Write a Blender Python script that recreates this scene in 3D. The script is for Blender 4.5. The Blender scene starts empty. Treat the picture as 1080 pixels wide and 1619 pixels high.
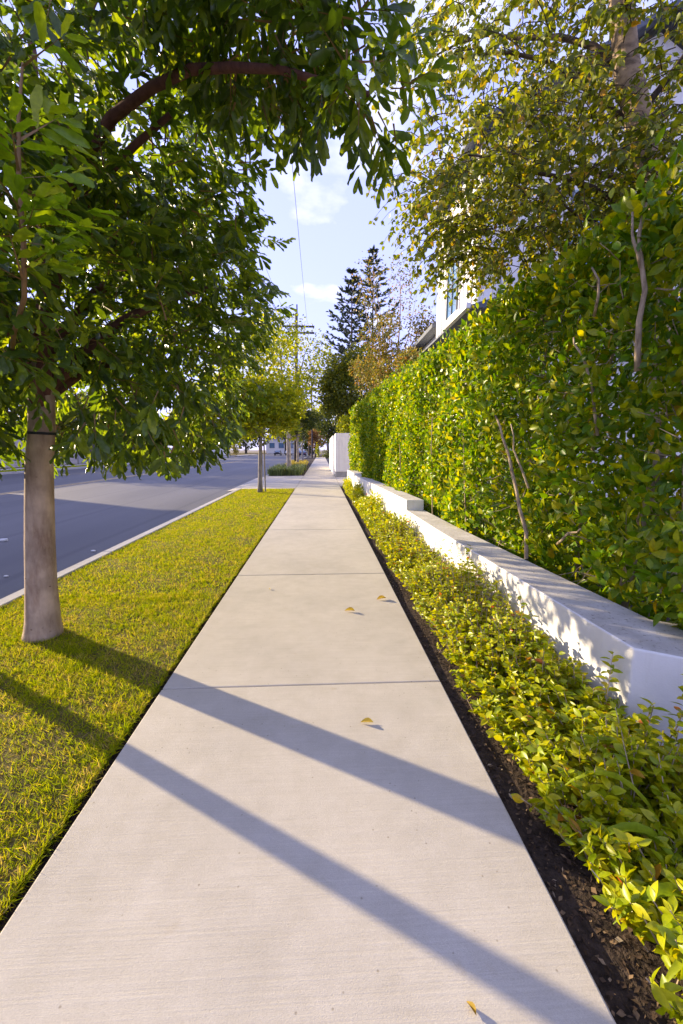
import bpy, bmesh, math, random
import numpy as np
from mathutils import Vector, Matrix

random.seed(11)
rng = np.random.default_rng(11)
R_ = math.radians
scene = bpy.context.scene
col = scene.collection

# ------------------------------------------------------------------ camera
SUN_AZ, SUN_EL = 58.0, 15.0          # degrees left of the street axis, above the horizon
cam_data = bpy.data.cameras.new("camera")
cam = bpy.data.objects.new("camera", cam_data)
col.objects.link(cam)
cam.location = (0.0, 0.0, 1.5)
cam.rotation_euler = (R_(90 - 8.75), 0.0, R_(-2.83))
cam_data.sensor_fit = 'VERTICAL'
cam_data.sensor_height = 36.0
cam_data.lens = 640.0 / 1619.0 * 36.0
cam_data.clip_start = 0.05
cam_data.clip_end = 3000.0
scene.camera = cam

# ------------------------------------------------------------------ sky, sun, exposure
world = bpy.data.worlds.new("World")
scene.world = world
world.use_nodes = True
wn = world.node_tree
wn.nodes.clear()


def wnode(t, **kw):
    n = wn.nodes.new(t)
    for k, v in kw.items():
        setattr(n, k, v)
    return n


sky = wnode('ShaderNodeTexSky', sky_type='NISHITA')
sky.sun_disc = False
sky.sun_elevation = R_(SUN_EL)
sky.sun_rotation = R_(-SUN_AZ)
sky.altitude = 100.0
sky.air_density = 1.0
sky.dust_density = 0.15
sky.ozone_density = 3.0
tc = wnode('ShaderNodeTexCoord')
sep = wnode('ShaderNodeSeparateXYZ')
wn.links.new(tc.outputs['Generated'], sep.inputs[0])
zz = wnode('ShaderNodeMath', operation='ADD'); zz.inputs[1].default_value = 0.12
zm = wnode('ShaderNodeMath', operation='MAXIMUM'); zm.inputs[1].default_value = 0.03
wn.links.new(sep.outputs[2], zm.inputs[0]); wn.links.new(zm.outputs[0], zz.inputs[0])
dx = wnode('ShaderNodeMath', operation='DIVIDE'); dy = wnode('ShaderNodeMath', operation='DIVIDE')
wn.links.new(sep.outputs[0], dx.inputs[0]); wn.links.new(zz.outputs[0], dx.inputs[1])
wn.links.new(sep.outputs[1], dy.inputs[0]); wn.links.new(zz.outputs[0], dy.inputs[1])
cmb = wnode('ShaderNodeCombineXYZ')
wn.links.new(dx.outputs[0], cmb.inputs[0]); wn.links.new(dy.outputs[0], cmb.inputs[1])
cmb.inputs[2].default_value = 3.7
cn = wnode('ShaderNodeTexNoise'); cn.inputs['Scale'].default_value = 2.6
cn.inputs['Detail'].default_value = 7.0; cn.inputs['Roughness'].default_value = 0.52
wn.links.new(cmb.outputs[0], cn.inputs['Vector'])
cr = wnode('ShaderNodeValToRGB')
cr.color_ramp.elements[0].position = 0.52; cr.color_ramp.elements[0].color = (0, 0, 0, 1)
cr.color_ramp.elements[1].position = 0.66; cr.color_ramp.elements[1].color = (0.9, 0.9, 0.9, 1)
wn.links.new(cn.outputs['Fac'], cr.inputs[0])
cmix = wnode('ShaderNodeMixRGB'); cmix.inputs[2].default_value = (1.95, 1.95, 2.2, 1)
tint = wnode('ShaderNodeMixRGB', blend_type='MULTIPLY'); tint.inputs[0].default_value = 1.0; tint.inputs[2].default_value = (1.12, 1.09, 1.92, 1)
gam = wnode('ShaderNodeGamma'); gam.inputs[1].default_value = 0.24
wn.links.new(sky.outputs[0], gam.inputs[0])
wn.links.new(gam.outputs[0], tint.inputs[1])
wn.links.new(cr.outputs[0], cmix.inputs[0]); wn.links.new(tint.outputs[0], cmix.inputs[1])
bg = wnode('ShaderNodeBackground'); bg.inputs[1].default_value = 0.15
wo = wnode('ShaderNodeOutputWorld')
wn.links.new(cmix.outputs[0], bg.inputs[0]); wn.links.new(bg.outputs[0], wo.inputs[0])

sun_data = bpy.data.lights.new("sun", 'SUN')
sun_data.energy = 2.8
sun_data.angle = R_(0.53)
sun_data.color = (1.0, 0.81, 0.52)
sun = bpy.data.objects.new("sun", sun_data)
col.objects.link(sun)
sd = Vector((-math.sin(R_(SUN_AZ)) * math.cos(R_(SUN_EL)), math.cos(R_(SUN_AZ)) * math.cos(R_(SUN_EL)), math.sin(R_(SUN_EL))))
sun.rotation_euler = sd.to_track_quat('Z', 'Y').to_euler()
sun.location = sd * 60

vs = scene.view_settings
vs.view_transform = 'Standard'; vs.look = 'None'; vs.gamma = 1.0; vs.exposure = 2.18
vs.use_curve_mapping = False
scene.cycles.use_denoising = True
scene.cycles.max_bounces = 8
scene.cycles.transparent_max_bounces = 4
scene.cycles.transmission_bounces = 6
scene.cycles.diffuse_bounces = 4

# ------------------------------------------------------------------ helpers: materials


def new_mat(name):
    m = bpy.data.materials.new(name)
    m.use_nodes = True
    nt = m.node_tree
    nt.nodes.clear()
    out = nt.nodes.new('ShaderNodeOutputMaterial')
    return m, nt, out


def N(nt, t, ins=None, **kw):
    n = nt.nodes.new(t)
    for k, v in kw.items():
        setattr(n, k, v)
    for k, v in (ins or {}).items():
        if hasattr(v, 'is_output'):
            nt.links.new(v, n.inputs[k])
        else:
            n.inputs[k].default_value = v
    return n


def ramp(nt, fac, stops):
    r = nt.nodes.new('ShaderNodeValToRGB')
    e = r.color_ramp.elements
    while len(e) < len(stops):
        e.new(0.5)
    for i, (p, c) in enumerate(stops):
        e[i].position = p
        e[i].color = (c[0], c[1], c[2], 1)
    nt.links.new(fac, r.inputs[0])
    return r.outputs[0]


def coords(nt, scale=(1, 1, 1)):
    g = nt.nodes.new('ShaderNodeNewGeometry')
    mp = N(nt, 'ShaderNodeMapping', {'Vector': g.outputs['Position'], 'Scale': scale})
    return mp.outputs[0]


def noise(nt, vec, scale, detail=4.0, rough=0.55):
    n = N(nt, 'ShaderNodeTexNoise', {'Vector': vec, 'Scale': scale, 'Detail': detail, 'Roughness': rough})
    return n.outputs['Fac']


def mulcol(nt, a, b, fac=1.0):
    m = N(nt, 'ShaderNodeMixRGB', {0: fac, 1: a, 2: b}, blend_type='MULTIPLY')
    return m.outputs[0]


def mat_leaf(name, stops, trans=0.4, tcol=(1.9, 1.6, 0.5), rough=0.38, spec=0.5):
    """leaf: colour picked per leaf, light passes through the blade"""
    m, nt, out = new_mat(name)
    g = nt.nodes.new('ShaderNodeNewGeometry')
    oi = nt.nodes.new('ShaderNodeObjectInfo')
    add = N(nt, 'ShaderNodeMath', {0: g.outputs['Random Per Island'], 1: oi.outputs['Random']}, operation='ADD')
    fr = N(nt, 'ShaderNodeMath', {0: add.outputs[0]}, operation='FRACT')
    c = ramp(nt, fr.outputs[0], stops)
    vein = noise(nt, coords(nt), 60.0, 2.0)
    c = mulcol(nt, c, ramp(nt, vein, [(0.3, (0.78, 0.8, 0.75)), (0.7, (1.12, 1.1, 1.1))]))
    p = N(nt, 'ShaderNodeBsdfPrincipled', {'Base Color': c, 'Roughness': rough, 'Specular IOR Level': spec})
    tc_ = mulcol(nt, c, (tcol[0], tcol[1], tcol[2], 1))
    t = N(nt, 'ShaderNodeBsdfTranslucent', {'Color': tc_})
    mx = N(nt, 'ShaderNodeMixShader', {0: trans, 1: p.outputs[0], 2: t.outputs[0]})
    nt.links.new(mx.outputs[0], out.inputs[0])
    return m


def mat_simple(name, c, rough=0.7, var=0.15, scale=8.0, bump=0.0, bscale=60.0, metal=0.0, spec=0.4, vscale=(1, 1, 1)):
    m, nt, out = new_mat(name)
    v = coords(nt, vscale)
    n = noise(nt, v, scale)
    lo = tuple(x * (1 - var) for x in c); hi = tuple(min(1, x * (1 + var)) for x in c)
    cc = ramp(nt, n, [(0.3, lo), (0.7, hi)])
    p = N(nt, 'ShaderNodeBsdfPrincipled', {'Base Color': cc, 'Roughness': rough, 'Metallic': metal, 'Specular IOR Level': spec})
    if bump > 0:
        b = N(nt, 'ShaderNodeBump', {'Strength': 1.0, 'Distance': bump, 'Height': noise(nt, v, bscale, 5.0)})
        nt.links.new(b.outputs[0], p.inputs['Normal'])
    nt.links.new(p.outputs[0], out.inputs[0])
    return m


def mat_concrete(name, base=(0.50, 0.465, 0.39), broom=True):
    m, nt, out = new_mat(name)
    v = coords(nt)
    oi = nt.nodes.new('ShaderNodeObjectInfo')
    blotch = noise(nt, v, 1.1, 5.0, 0.6)
    c = ramp(nt, blotch, [(0.25, tuple(x * 0.86 for x in base)), (0.5, base), (0.78, tuple(min(1, x * 1.1) for x in base))])
    mid = noise(nt, v, 7.0, 5.0, 0.65)
    c = mulcol(nt, c, ramp(nt, mid, [(0.3, (0.93, 0.92, 0.90)), (0.7, (1.04, 1.04, 1.05))]))
    stain = noise(nt, coords(nt, (1.0, 1.0, 1.0)), 3.3, 3.0, 0.7)
    c = mulcol(nt, c, ramp(nt, stain, [(0.66, (1, 1, 1)), (0.78, (0.86, 0.80, 0.70))]))
    fine = noise(nt, v, 260.0, 3.0, 0.7)
    c = mulcol(nt, c, ramp(nt, fine, [(0.3, (0.88, 0.87, 0.86)), (0.68, (1.06, 1.06, 1.06))]))
    vor = N(nt, 'ShaderNodeTexVoronoi', {'Vector': v, 'Scale': 17.0})
    c = mulcol(nt, c, ramp(nt, vor.outputs['Distance'], [(0.035, (0.62, 0.60, 0.56)), (0.085, (1, 1, 1))]))
    tone = ramp(nt, oi.outputs['Random'], [(0.0, (0.94, 0.94, 0.95)), (1.0, (1.03, 1.02, 1.0))])
    c = mulcol(nt, c, tone)
    streak = noise(nt, coords(nt, (2.2, 120.0, 1.0)), 1.0, 3.0, 0.6)
    if broom:
        c = mulcol(nt, c, ramp(nt, streak, [(0.3, (0.94, 0.935, 0.93)), (0.7, (1.03, 1.03, 1.03))]))
    p = N(nt, 'ShaderNodeBsdfPrincipled', {'Base Color': c, 'Roughness': 0.85, 'Specular IOR Level': 0.3})
    h = N(nt, 'ShaderNodeMath', {0: fine, 1: streak}, operation='ADD')
    h2 = N(nt, 'ShaderNodeMath', {0: h.outputs[0], 1: noise(nt, v, 420.0, 2.0, 0.8)}, operation='ADD')
    b = N(nt, 'ShaderNodeBump', {'Strength': 0.6, 'Distance': 0.0018, 'Height': h2.outputs[0]})
    nt.links.new(b.outputs[0], p.inputs['Normal'])
    nt.links.new(p.outputs[0], out.inputs[0])
    return m


def mat_asphalt():
    m, nt, out = new_mat("asphalt")
    v = coords(nt)
    c = ramp(nt, noise(nt, coords(nt, (1.0, 0.15, 1.0)), 0.6, 5.0), [(0.3, (0.052, 0.050, 0.052)), (0.7, (0.095, 0.091, 0.09))])
    f = noise(nt, v, 150.0, 3.0, 0.7)
    c = mulcol(nt, c, ramp(nt, f, [(0.3, (0.75, 0.75, 0.75)), (0.7, (1.25, 1.25, 1.22))]))
    seam = N(nt, 'ShaderNodeTexWave', {'Vector': coords(nt, (1, 0.03, 1)), 'Scale': 0.16, 'Distortion': 1.5, 'Detail': 3.0})
    c = mulcol(nt, c, ramp(nt, seam.outputs['Fac'], [(0.0, (0.72, 0.72, 0.74)), (0.03, (1, 1, 1))]))
    p = N(nt, 'ShaderNodeBsdfPrincipled', {'Base Color': c, 'Roughness': 0.62, 'Specular IOR Level': 0.5})
    b = N(nt, 'ShaderNodeBump', {'Strength': 0.6, 'Distance': 0.004, 'Height': f})
    nt.links.new(b.outputs[0], p.inputs['Normal'])
    nt.links.new(p.outputs[0], out.inputs[0])
    return m


def mat_bark(name, light, dark, vs_=(14, 14, 2.2), spots=True):
    m, nt, out = new_mat(name)
    v = coords(nt, vs_)
    n1 = noise(nt, v, 1.0, 6.0, 0.65)
    c = ramp(nt, n1, [(0.32, dark), (0.55, light), (0.8, tuple(min(1, x * 1.2) for x in light))])
    pl = noise(nt, coords(nt), 5.0, 4.0)
    c = mulcol(nt, c, ramp(nt, pl, [(0.35, (0.72, 0.7, 0.68)), (0.65, (1.1, 1.08, 1.05))]))
    h = n1
    if spots:
        wv = N(nt, 'ShaderNodeMixRGB', {0: 0.12, 1: coords(nt, (8, 8, 11)), 2: N(nt, 'ShaderNodeTexNoise', {'Vector': coords(nt), 'Scale': 30.0}).outputs['Color']}, blend_type='ADD')
        vor = N(nt, 'ShaderNodeTexVoronoi', {'Vector': wv.outputs[0], 'Scale': 1.0})
        c = mulcol(nt, c, ramp(nt, vor.outputs['Distance'], [(0.03, (0.40, 0.33, 0.28)), (0.10, (1, 1, 1))]))
    p = N(nt, 'ShaderNodeBsdfPrincipled', {'Base Color': c, 'Roughness': 0.85, 'Specular IOR Level': 0.25})
    b = N(nt, 'ShaderNodeBump', {'Strength': 0.8, 'Distance': 0.008, 'Height': noise(nt, v, 2.5, 6.0, 0.7)})
    nt.links.new(b.outputs[0], p.inputs['Normal'])
    nt.links.new(p.outputs[0], out.inputs[0])
    return m


def mat_glass(name, c=(0.10, 0.16, 0.22)):
    m, nt, out = new_mat(name)
    p = N(nt, 'ShaderNodeBsdfPrincipled', {'Base Color': (*c, 1), 'Roughness': 0.06, 'Specular IOR Level': 1.0, 'Coat Weight': 0.6})
    nt.links.new(p.outputs[0], out.inputs[0])
    return m


def mat_stucco(name, c=(0.80, 0.79, 0.77), dirt=0.12):
    m, nt, out = new_mat(name)
    v = coords(nt)
    n = noise(nt, v, 3.0, 5.0, 0.6)
    cc = ramp(nt, n, [(0.3, tuple(x * (1 - dirt) for x in c)), (0.65, c)])
    st = noise(nt, coords(nt, (9, 9, 0.8)), 1.0, 4.0, 0.6)
    cc = mulcol(nt, cc, ramp(nt, st, [(0.28, (0.90, 0.89, 0.87)), (0.5, (1, 1, 1))]))
    p = N(nt, 'ShaderNodeBsdfPrincipled', {'Base Color': cc, 'Roughness': 0.88, 'Specular IOR Level': 0.25})
    b = N(nt, 'ShaderNodeBump', {'Strength': 0.6, 'Distance': 0.002, 'Height': noise(nt, v, 120.0, 4.0)})
    nt.links.new(b.outputs[0], p.inputs['Normal'])
    nt.links.new(p.outputs[0], out.inputs[0])
    return m


def mat_coping():
    m, nt, out = new_mat("wall_top_cement")
    v = coords(nt)
    n = noise(nt, v, 4.0, 5.0, 0.65)
    cc = ramp(nt, n, [(0.3, (0.42, 0.39, 0.35)), (0.65, (0.62, 0.59, 0.55))])
    sp = noise(nt, v, 38.0, 3.0, 0.7)
    cc = mulcol(nt, cc, ramp(nt, sp, [(0.30, (0.38, 0.34, 0.3)), (0.42, (1, 1, 1))]))
    p = N(nt, 'ShaderNodeBsdfPrincipled', {'Base Color': cc, 'Roughness': 0.9, 'Specular IOR Level': 0.2})
    b = N(nt, 'ShaderNodeBump', {'Strength': 0.6, 'Distance': 0.003, 'Height': noise(nt, v, 70.0, 4.0)})
    nt.links.new(b.outputs[0], p.inputs['Normal'])
    nt.links.new(p.outputs[0], out.inputs[0])
    return m


M = {}
M['concrete'] = mat_concrete("pavement_concrete")
M['apron'] = mat_concrete("apron_concrete", (0.47, 0.44, 0.39))
M['kerb'] = mat_concrete("kerb_concrete", (0.47, 0.45, 0.42), False)
M['asphalt'] = mat_asphalt()
M['line'] = mat_simple("road_paint_yellow", (0.52, 0.38, 0.17), 0.7, 0.25, 12.0)
M['soil'] = mat_simple("dark_soil", (0.045, 0.032, 0.024), 0.95, 0.6, 30.0, 0.02, 45.0, spec=0.2)
M['lawn_soil'] = mat_simple("thatch_soil", (0.125, 0.098, 0.03), 0.95, 0.45, 22.0, 0.01, 70.0, spec=0.15)
M['ground'] = mat_simple("dry_ground", (0.16, 0.13, 0.09), 0.95, 0.3, 0.8)
M['stucco'] = mat_stucco("white_stucco")
M['coping'] = mat_coping()
M['white_board'] = mat_stucco("white_board_paint", (0.80, 0.79, 0.78), 0.06)
M['grey_base'] = mat_simple("grey_cement_base", (0.33, 0.33, 0.34), 0.9, 0.15, 6.0)
M['slate'] = mat_simple("slate_roof", (0.10, 0.115, 0.15), 0.7, 0.3, 9.0, 0.005, 40.0)
M['glass'] = mat_glass("window_glass", (0.10, 0.20, 0.34))
M['frame_dark'] = mat_simple("window_frame_slate", (0.09, 0.11, 0.15), 0.5, 0.1)
M['bark'] = mat_bark("carrotwood_bark", (0.50, 0.375, 0.27), (0.30, 0.20, 0.135), (11, 11, 3.2))
M['bark_red'] = mat_bark("limb_bark_reddish", (0.16, 0.075, 0.06), (0.07, 0.035, 0.03), spots=False)
M['bark_birch'] = mat_bark("birch_bark", (0.50, 0.38, 0.27), (0.10, 0.075, 0.06), (5, 5, 12))
M['bark_dark'] = mat_bark("dark_bark", (0.10, 0.075, 0.055), (0.045, 0.035, 0.03), spots=False)
M['bark_grey'] = mat_bark("grey_bark", (0.34, 0.31, 0.29), (0.17, 0.15, 0.13))
M['stem'] = mat_bark("hedge_stem_bark", (0.46, 0.37, 0.27), (0.22, 0.165, 0.115), (25, 25, 8), spots=False)
M['twig_green'] = mat_simple("young_shoot_bark", (0.22, 0.13, 0.05), 0.7, 0.2, 20.0)
M['pole_wood'] = mat_bark("pole_wood", (0.085, 0.07, 0.075), (0.04, 0.034, 0.036), (10, 10, 1), spots=False)
M['wire'] = mat_simple("black_wire", (0.035, 0.035, 0.045), 0.6, 0.05)
M['steel'] = mat_simple("galvanised_steel", (0.30, 0.31, 0.32), 0.45, 0.12, 10.0, metal=0.6)
M['black'] = mat_simple("black_rubber", (0.02, 0.02, 0.02), 0.6, 0.1)
M['litter'] = mat_simple("paper_scrap", (0.7, 0.69, 0.68), 0.8, 0.1)
M['block'] = mat_stucco("pale_block", (0.50, 0.45, 0.42), 0.14)
M['mortar'] = mat_simple("mortar_joint", (0.36, 0.33, 0.31), 0.95, 0.1)
M['dark_wood'] = mat_simple("dark_stained_timber", (0.045, 0.038, 0.035), 0.6, 0.25, 5.0)
M['house_tan'] = mat_stucco("tan_render", (0.52, 0.44, 0.36), 0.1)
M['tile_roof'] = mat_simple("brown_roof_tile", (0.16, 0.09, 0.06), 0.85, 0.3, 4.0)
M['car_dark'] = mat_simple("car_paint_dark", (0.02, 0.022, 0.03), 0.25, 0.05, spec=0.7)
M['car_blue'] = mat_simple("car_paint_blue", (0.03, 0.045, 0.09), 0.25, 0.05, spec=0.7)
M['car_silver'] = mat_simple("car_paint_silver", (0.45, 0.46, 0.48), 0.3, 0.05, metal=0.5)
M['lamp_red'] = mat_simple("tail_lamp_red", (0.4, 0.02, 0.02), 0.3, 0.05)
M['lamp_white'] = mat_simple("head_lamp_clear", (0.75, 0.75, 0.78), 0.2, 0.05)

M['leaf_carrot'] = mat_leaf("carrotwood_leaf", [(0.0, (0.042, 0.078, 0.014)), (0.45, (0.070, 0.125, 0.016)), (0.8, (0.115, 0.175, 0.016)), (1.0, (0.19, 0.25, 0.016))], 0.48, (2.9, 2.5, 0.4), 0.30, 0.6)
M['leaf_young'] = mat_leaf("carrotwood_young_leaf", [(0.0, (0.14, 0.25, 0.010)), (0.6, (0.22, 0.34, 0.012)), (1.0, (0.36, 0.42, 0.02))], 0.5, (1.6, 1.5, 0.4), 0.35)
M['leaf_hedge'] = mat_leaf("ficus_hedge_leaf", [(0.0, (0.07, 0.165, 0.004)), (0.4, (0.14, 0.25, 0.005)), (0.75, (0.25, 0.325, 0.006)), (0.99, (0.42, 0.41, 0.007)), (1.0, (0.40, 0.26, 0.012))], 0.45, (1.9, 1.65, 0.25), 0.36, 0.4)
M['leaf_cover'] = mat_leaf("jasmine_leaf", [(0.0, (0.20, 0.285, 0.004)), (0.5, (0.33, 0.38, 0.005)), (0.96, (0.48, 0.46, 0.006)), (0.988, (0.42, 0.24, 0.015)), (1.0, (0.42, 0.09, 0.02))], 0.38, (1.6, 1.4, 0.3), 0.36, 0.4)
M['leaf_birch'] = mat_leaf("birch_leaf", [(0.0, (0.085, 0.125, 0.012)), (0.5, (0.175, 0.205, 0.014)), (0.8, (0.25, 0.27, 0.014)), (0.96, (0.42, 0.35, 0.018)), (1.0, (0.42, 0.22, 0.03))], 0.48, (1.8, 1.7, 0.35), 0.45)
M['leaf_birch_dry'] = mat_leaf("birch_leaf_dry", [(0.0, (0.09, 0.12, 0.02)), (0.5, (0.19, 0.185, 0.025)), (0.85, (0.30, 0.22, 0.05)), (1.0, (0.36, 0.17, 0.04))], 0.4, (1.6, 1.4, 0.6), 0.5)
M['leaf_mid'] = mat_leaf("street_tree_leaf", [(0.0, (0.13, 0.19, 0.008)), (0.6, (0.24, 0.30, 0.009)), (1.0, (0.38, 0.38, 0.010))], 0.5, (2.0, 1.7, 0.35), 0.45)
M['leaf_dark'] = mat_leaf("evergreen_leaf", [(0.0, (0.04, 0.07, 0.014)), (0.6, (0.075, 0.11, 0.016)), (1.0, (0.15, 0.17, 0.018))], 0.38, (1.9, 1.6, 0.5), 0.45)
M['leaf_olive'] = mat_leaf("olive_green_leaf", [(0.0, (0.07, 0.10, 0.012)), (0.6, (0.13, 0.165, 0.014)), (1.0, (0.24, 0.235, 0.016))], 0.42, (1.9, 1.6, 0.4), 0.45)
M['leaf_pine'] = mat_leaf("norfolk_pine_needles", [(0.0, (0.035, 0.055, 0.05)), (1.0, (0.075, 0.105, 0.085))], 0.2, (1.3, 1.3, 0.8), 0.6)
M['leaf_rust'] = mat_leaf("rusty_leaf", [(0.0, (0.16, 0.09, 0.03)), (1.0, (0.34, 0.19, 0.07))], 0.35, (1.5, 1.3, 0.6), 0.5)
M['leaf_strap'] = mat_leaf("strap_leaf", [(0.0, (0.09, 0.14, 0.05)), (0.6, (0.16, 0.21, 0.08)), (1.0, (0.24, 0.28, 0.11))], 0.35, (1.5, 1.4, 0.6), 0.4)
M['leaf_strap_near'] = mat_leaf("day_lily_blade", [(0.0, (0.21, 0.31, 0.008)), (1.0, (0.32, 0.38, 0.01))], 0.45, (1.6, 1.4, 0.3), 0.45, 0.25)
M['leaf_gold'] = mat_leaf("golden_grass_leaf", [(0.0, (0.30, 0.27, 0.03)), (1.0, (0.48, 0.36, 0.05))], 0.4, (1.4, 1.3, 0.5), 0.5)
M['grass'] = mat_leaf("lawn_blade", [(0.0, (0.18, 0.26, 0.003)), (0.5, (0.33, 0.38, 0.004)), (0.80, (0.47, 0.45, 0.008)), (0.92, (0.50, 0.40, 0.09)), (1.0, (0.52, 0.40, 0.17))], 0.42, (1.5, 1.4, 0.3), 0.6, 0.12)
gm = M['grass'].node_tree
_pr = [n for n in gm.nodes if n.type == 'VALTORGB'][0]
_patch = noise(gm, coords(gm, (1, 1, 0)), 5.5, 4.0, 0.6)
_off = N(gm, 'ShaderNodeMath', {0: _patch, 1: -0.5}, operation='ADD')
_sc = N(gm, 'ShaderNodeMath', {0: _off.outputs[0], 1: 1.5}, operation='MULTIPLY')
_src = _pr.inputs[0].links[0].from_socket
_sum = N(gm, 'ShaderNodeMath', {0: _src, 1: _sc.outputs[0]}, operation='ADD', use_clamp=True)
gm.links.new(_sum.outputs[0], _pr.inputs[0])
M['fallen'] = mat_leaf("fallen_leaf", [(0.0, (0.55, 0.27, 0.03)), (0.6, (0.50, 0.38, 0.04)), (1.0, (0.30, 0.15, 0.05))], 0.3, (1.2, 1.1, 0.6), 0.5)

# ------------------------------------------------------------------ helpers: objects


def tag(o, label=None, cat=None, group=None, kind=None):
    if label: o['label'] = label
    if cat: o['category'] = cat
    if group: o['group'] = group
    if kind: o['kind'] = kind
    return o


def thing(name, label, cat, loc=(0, 0, 0), group=None):
    o = bpy.data.objects.new(name, None)
    o.empty_display_size = 0.2
    col.objects.link(o)
    o.location = loc
    return tag(o, label, cat, group)


def link(name, me, mat, parent=None, world_coords=True, kind=None):
    if mat is not None and len(me.materials) == 0:
        for mm in (mat if isinstance(mat, (list, tuple)) else [mat]):
            me.materials.append(mm)
    o = bpy.data.objects.new(name, me)
    col.objects.link(o)
    if parent is not None:
        o.parent = parent
        if world_coords:
            o.matrix_parent_inverse = Matrix.Translation(-parent.location)   # parts are modelled in place
    if kind: o['kind'] = kind
    return o


def mesh_from(name, verts, faces):
    me = bpy.data.meshes.new(name)
    me.from_pydata([tuple(map(float, v)) for v in verts], [], faces)
    me.update()
    return me


class MB:
    """collects simple solids and links them as one mesh"""

    def __init__(s):
        s.v = []; s.f = []; s.mi = []

    def add(s, vs_, fs, mi=0):
        b = len(s.v)
        s.v += [tuple(v) for v in vs_]
        s.f += [tuple(i + b for i in f) for f in fs]
        s.mi += [mi] * len(fs)
        return s

    def box(s, x0, x1, y0, y1, z0, z1, mi=0):
        vs_ = [(x0, y0, z0), (x1, y0, z0), (x1, y1, z0), (x0, y1, z0), (x0, y0, z1), (x1, y0, z1), (x1, y1, z1), (x0, y1, z1)]
        fs = [(0, 3, 2, 1), (4, 5, 6, 7), (0, 1, 5, 4), (1, 2, 6, 5), (2, 3, 7, 6), (3, 0, 4, 7)]
        return s.add(vs_, fs, mi)

    def prism(s, poly, z0, z1, mi=0, top_mi=None):
        n = len(poly)
        vs_ = [(x, y, z0) for x, y in poly] + [(x, y, z1) for x, y in poly]
        s.add(vs_, [tuple(range(n - 1, -1, -1))] + [(i, (i + 1) % n, (i + 1) % n + n, i + n) for i in range(n)], mi)
        s.add([(x, y, z1) for x, y in poly], [tuple(range(n))], mi if top_mi is None else top_mi)
        return s

    def tube(s, pts, rad, sides=8, mi=0, wob=0.0):
        v, f = tube_geo(pts, rad, sides, wob)
        return s.add(v, f, mi)

    def build(s, name, mat, parent=None, bevel=0.0, smooth=False, kind=None):
        me = mesh_from(name, s.v, s.f)
        mats = mat if isinstance(mat, (list, tuple)) else [mat]
        for mm in mats: me.materials.append(mm)
        if len(mats) > 1: me.polygons.foreach_set('material_index', s.mi)
        if bevel > 0:
            bm = bmesh.new(); bm.from_mesh(me)
            bmesh.ops.remove_doubles(bm, verts=bm.verts, dist=1e-5)
            bmesh.ops.bevel(bm, geom=list(bm.edges), offset=bevel, segments=2, profile=0.5, affect='EDGES')
            bm.to_mesh(me); bm.free()
        if smooth: me.polygons.foreach_set('use_smooth', [True] * len(me.polygons))
        me.update()
        return link(name, me, None, parent, kind=kind)


def tube_geo(pts, rad, sides=8, wob=0.0):
    pts = [Vector(p) for p in pts]
    n = len(pts)
    V = []; F = []
    up = Vector((0.3, 0.2, 1)).normalized()
    prev = None
    for i, p in enumerate(pts):
        d = (pts[min(i + 1, n - 1)] - pts[max(i - 1, 0)]).normalized()
        if prev is None:
            a = d.cross(Vector((1, 0, 0)) if abs(d.x) < 0.8 else Vector((0, 1, 0))).normalized()
        else:
            a = (prev - d * prev.dot(d)).normalized()
        prev = a
        b = d.cross(a)
        for k in range(sides):
            t = 2 * math.pi * k / sides
            r = rad[i] * (1 + (random.uniform(-wob, wob) if wob else 0))
            V.append(p + (a * math.cos(t) + b * math.sin(t)) * r)
    for i in range(n - 1):
        for k in range(sides):
            k2 = (k + 1) % sides
            F.append((i * sides + k, i * sides + k2, (i + 1) * sides + k2, (i + 1) * sides + k))
    F.append(tuple(range(sides - 1, -1, -1)))
    F.append(tuple((n - 1) * sides + k for k in range(sides)))
    return V, F


def curve_pts(p0, p1, bend=(0, 0, 0), n=7, jit=0.0):
    p0 = np.array(p0, float); p1 = np.array(p1, float); b = np.array(bend, float)
    out = []
    for i in range(n):
        t = i / (n - 1)
        q = p0 * (1 - t) + p1 * t + b * 4 * t * (1 - t)
        if jit and 0 < i < n - 1: q = q + rng.normal(0, jit, 3)
        out.append(tuple(q))
    return out


# ------------------------------------------------------------------ helpers: leaves
def unit(a):
    return a / np.maximum(np.linalg.norm(a, axis=-1, keepdims=True), 1e-9)


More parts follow.
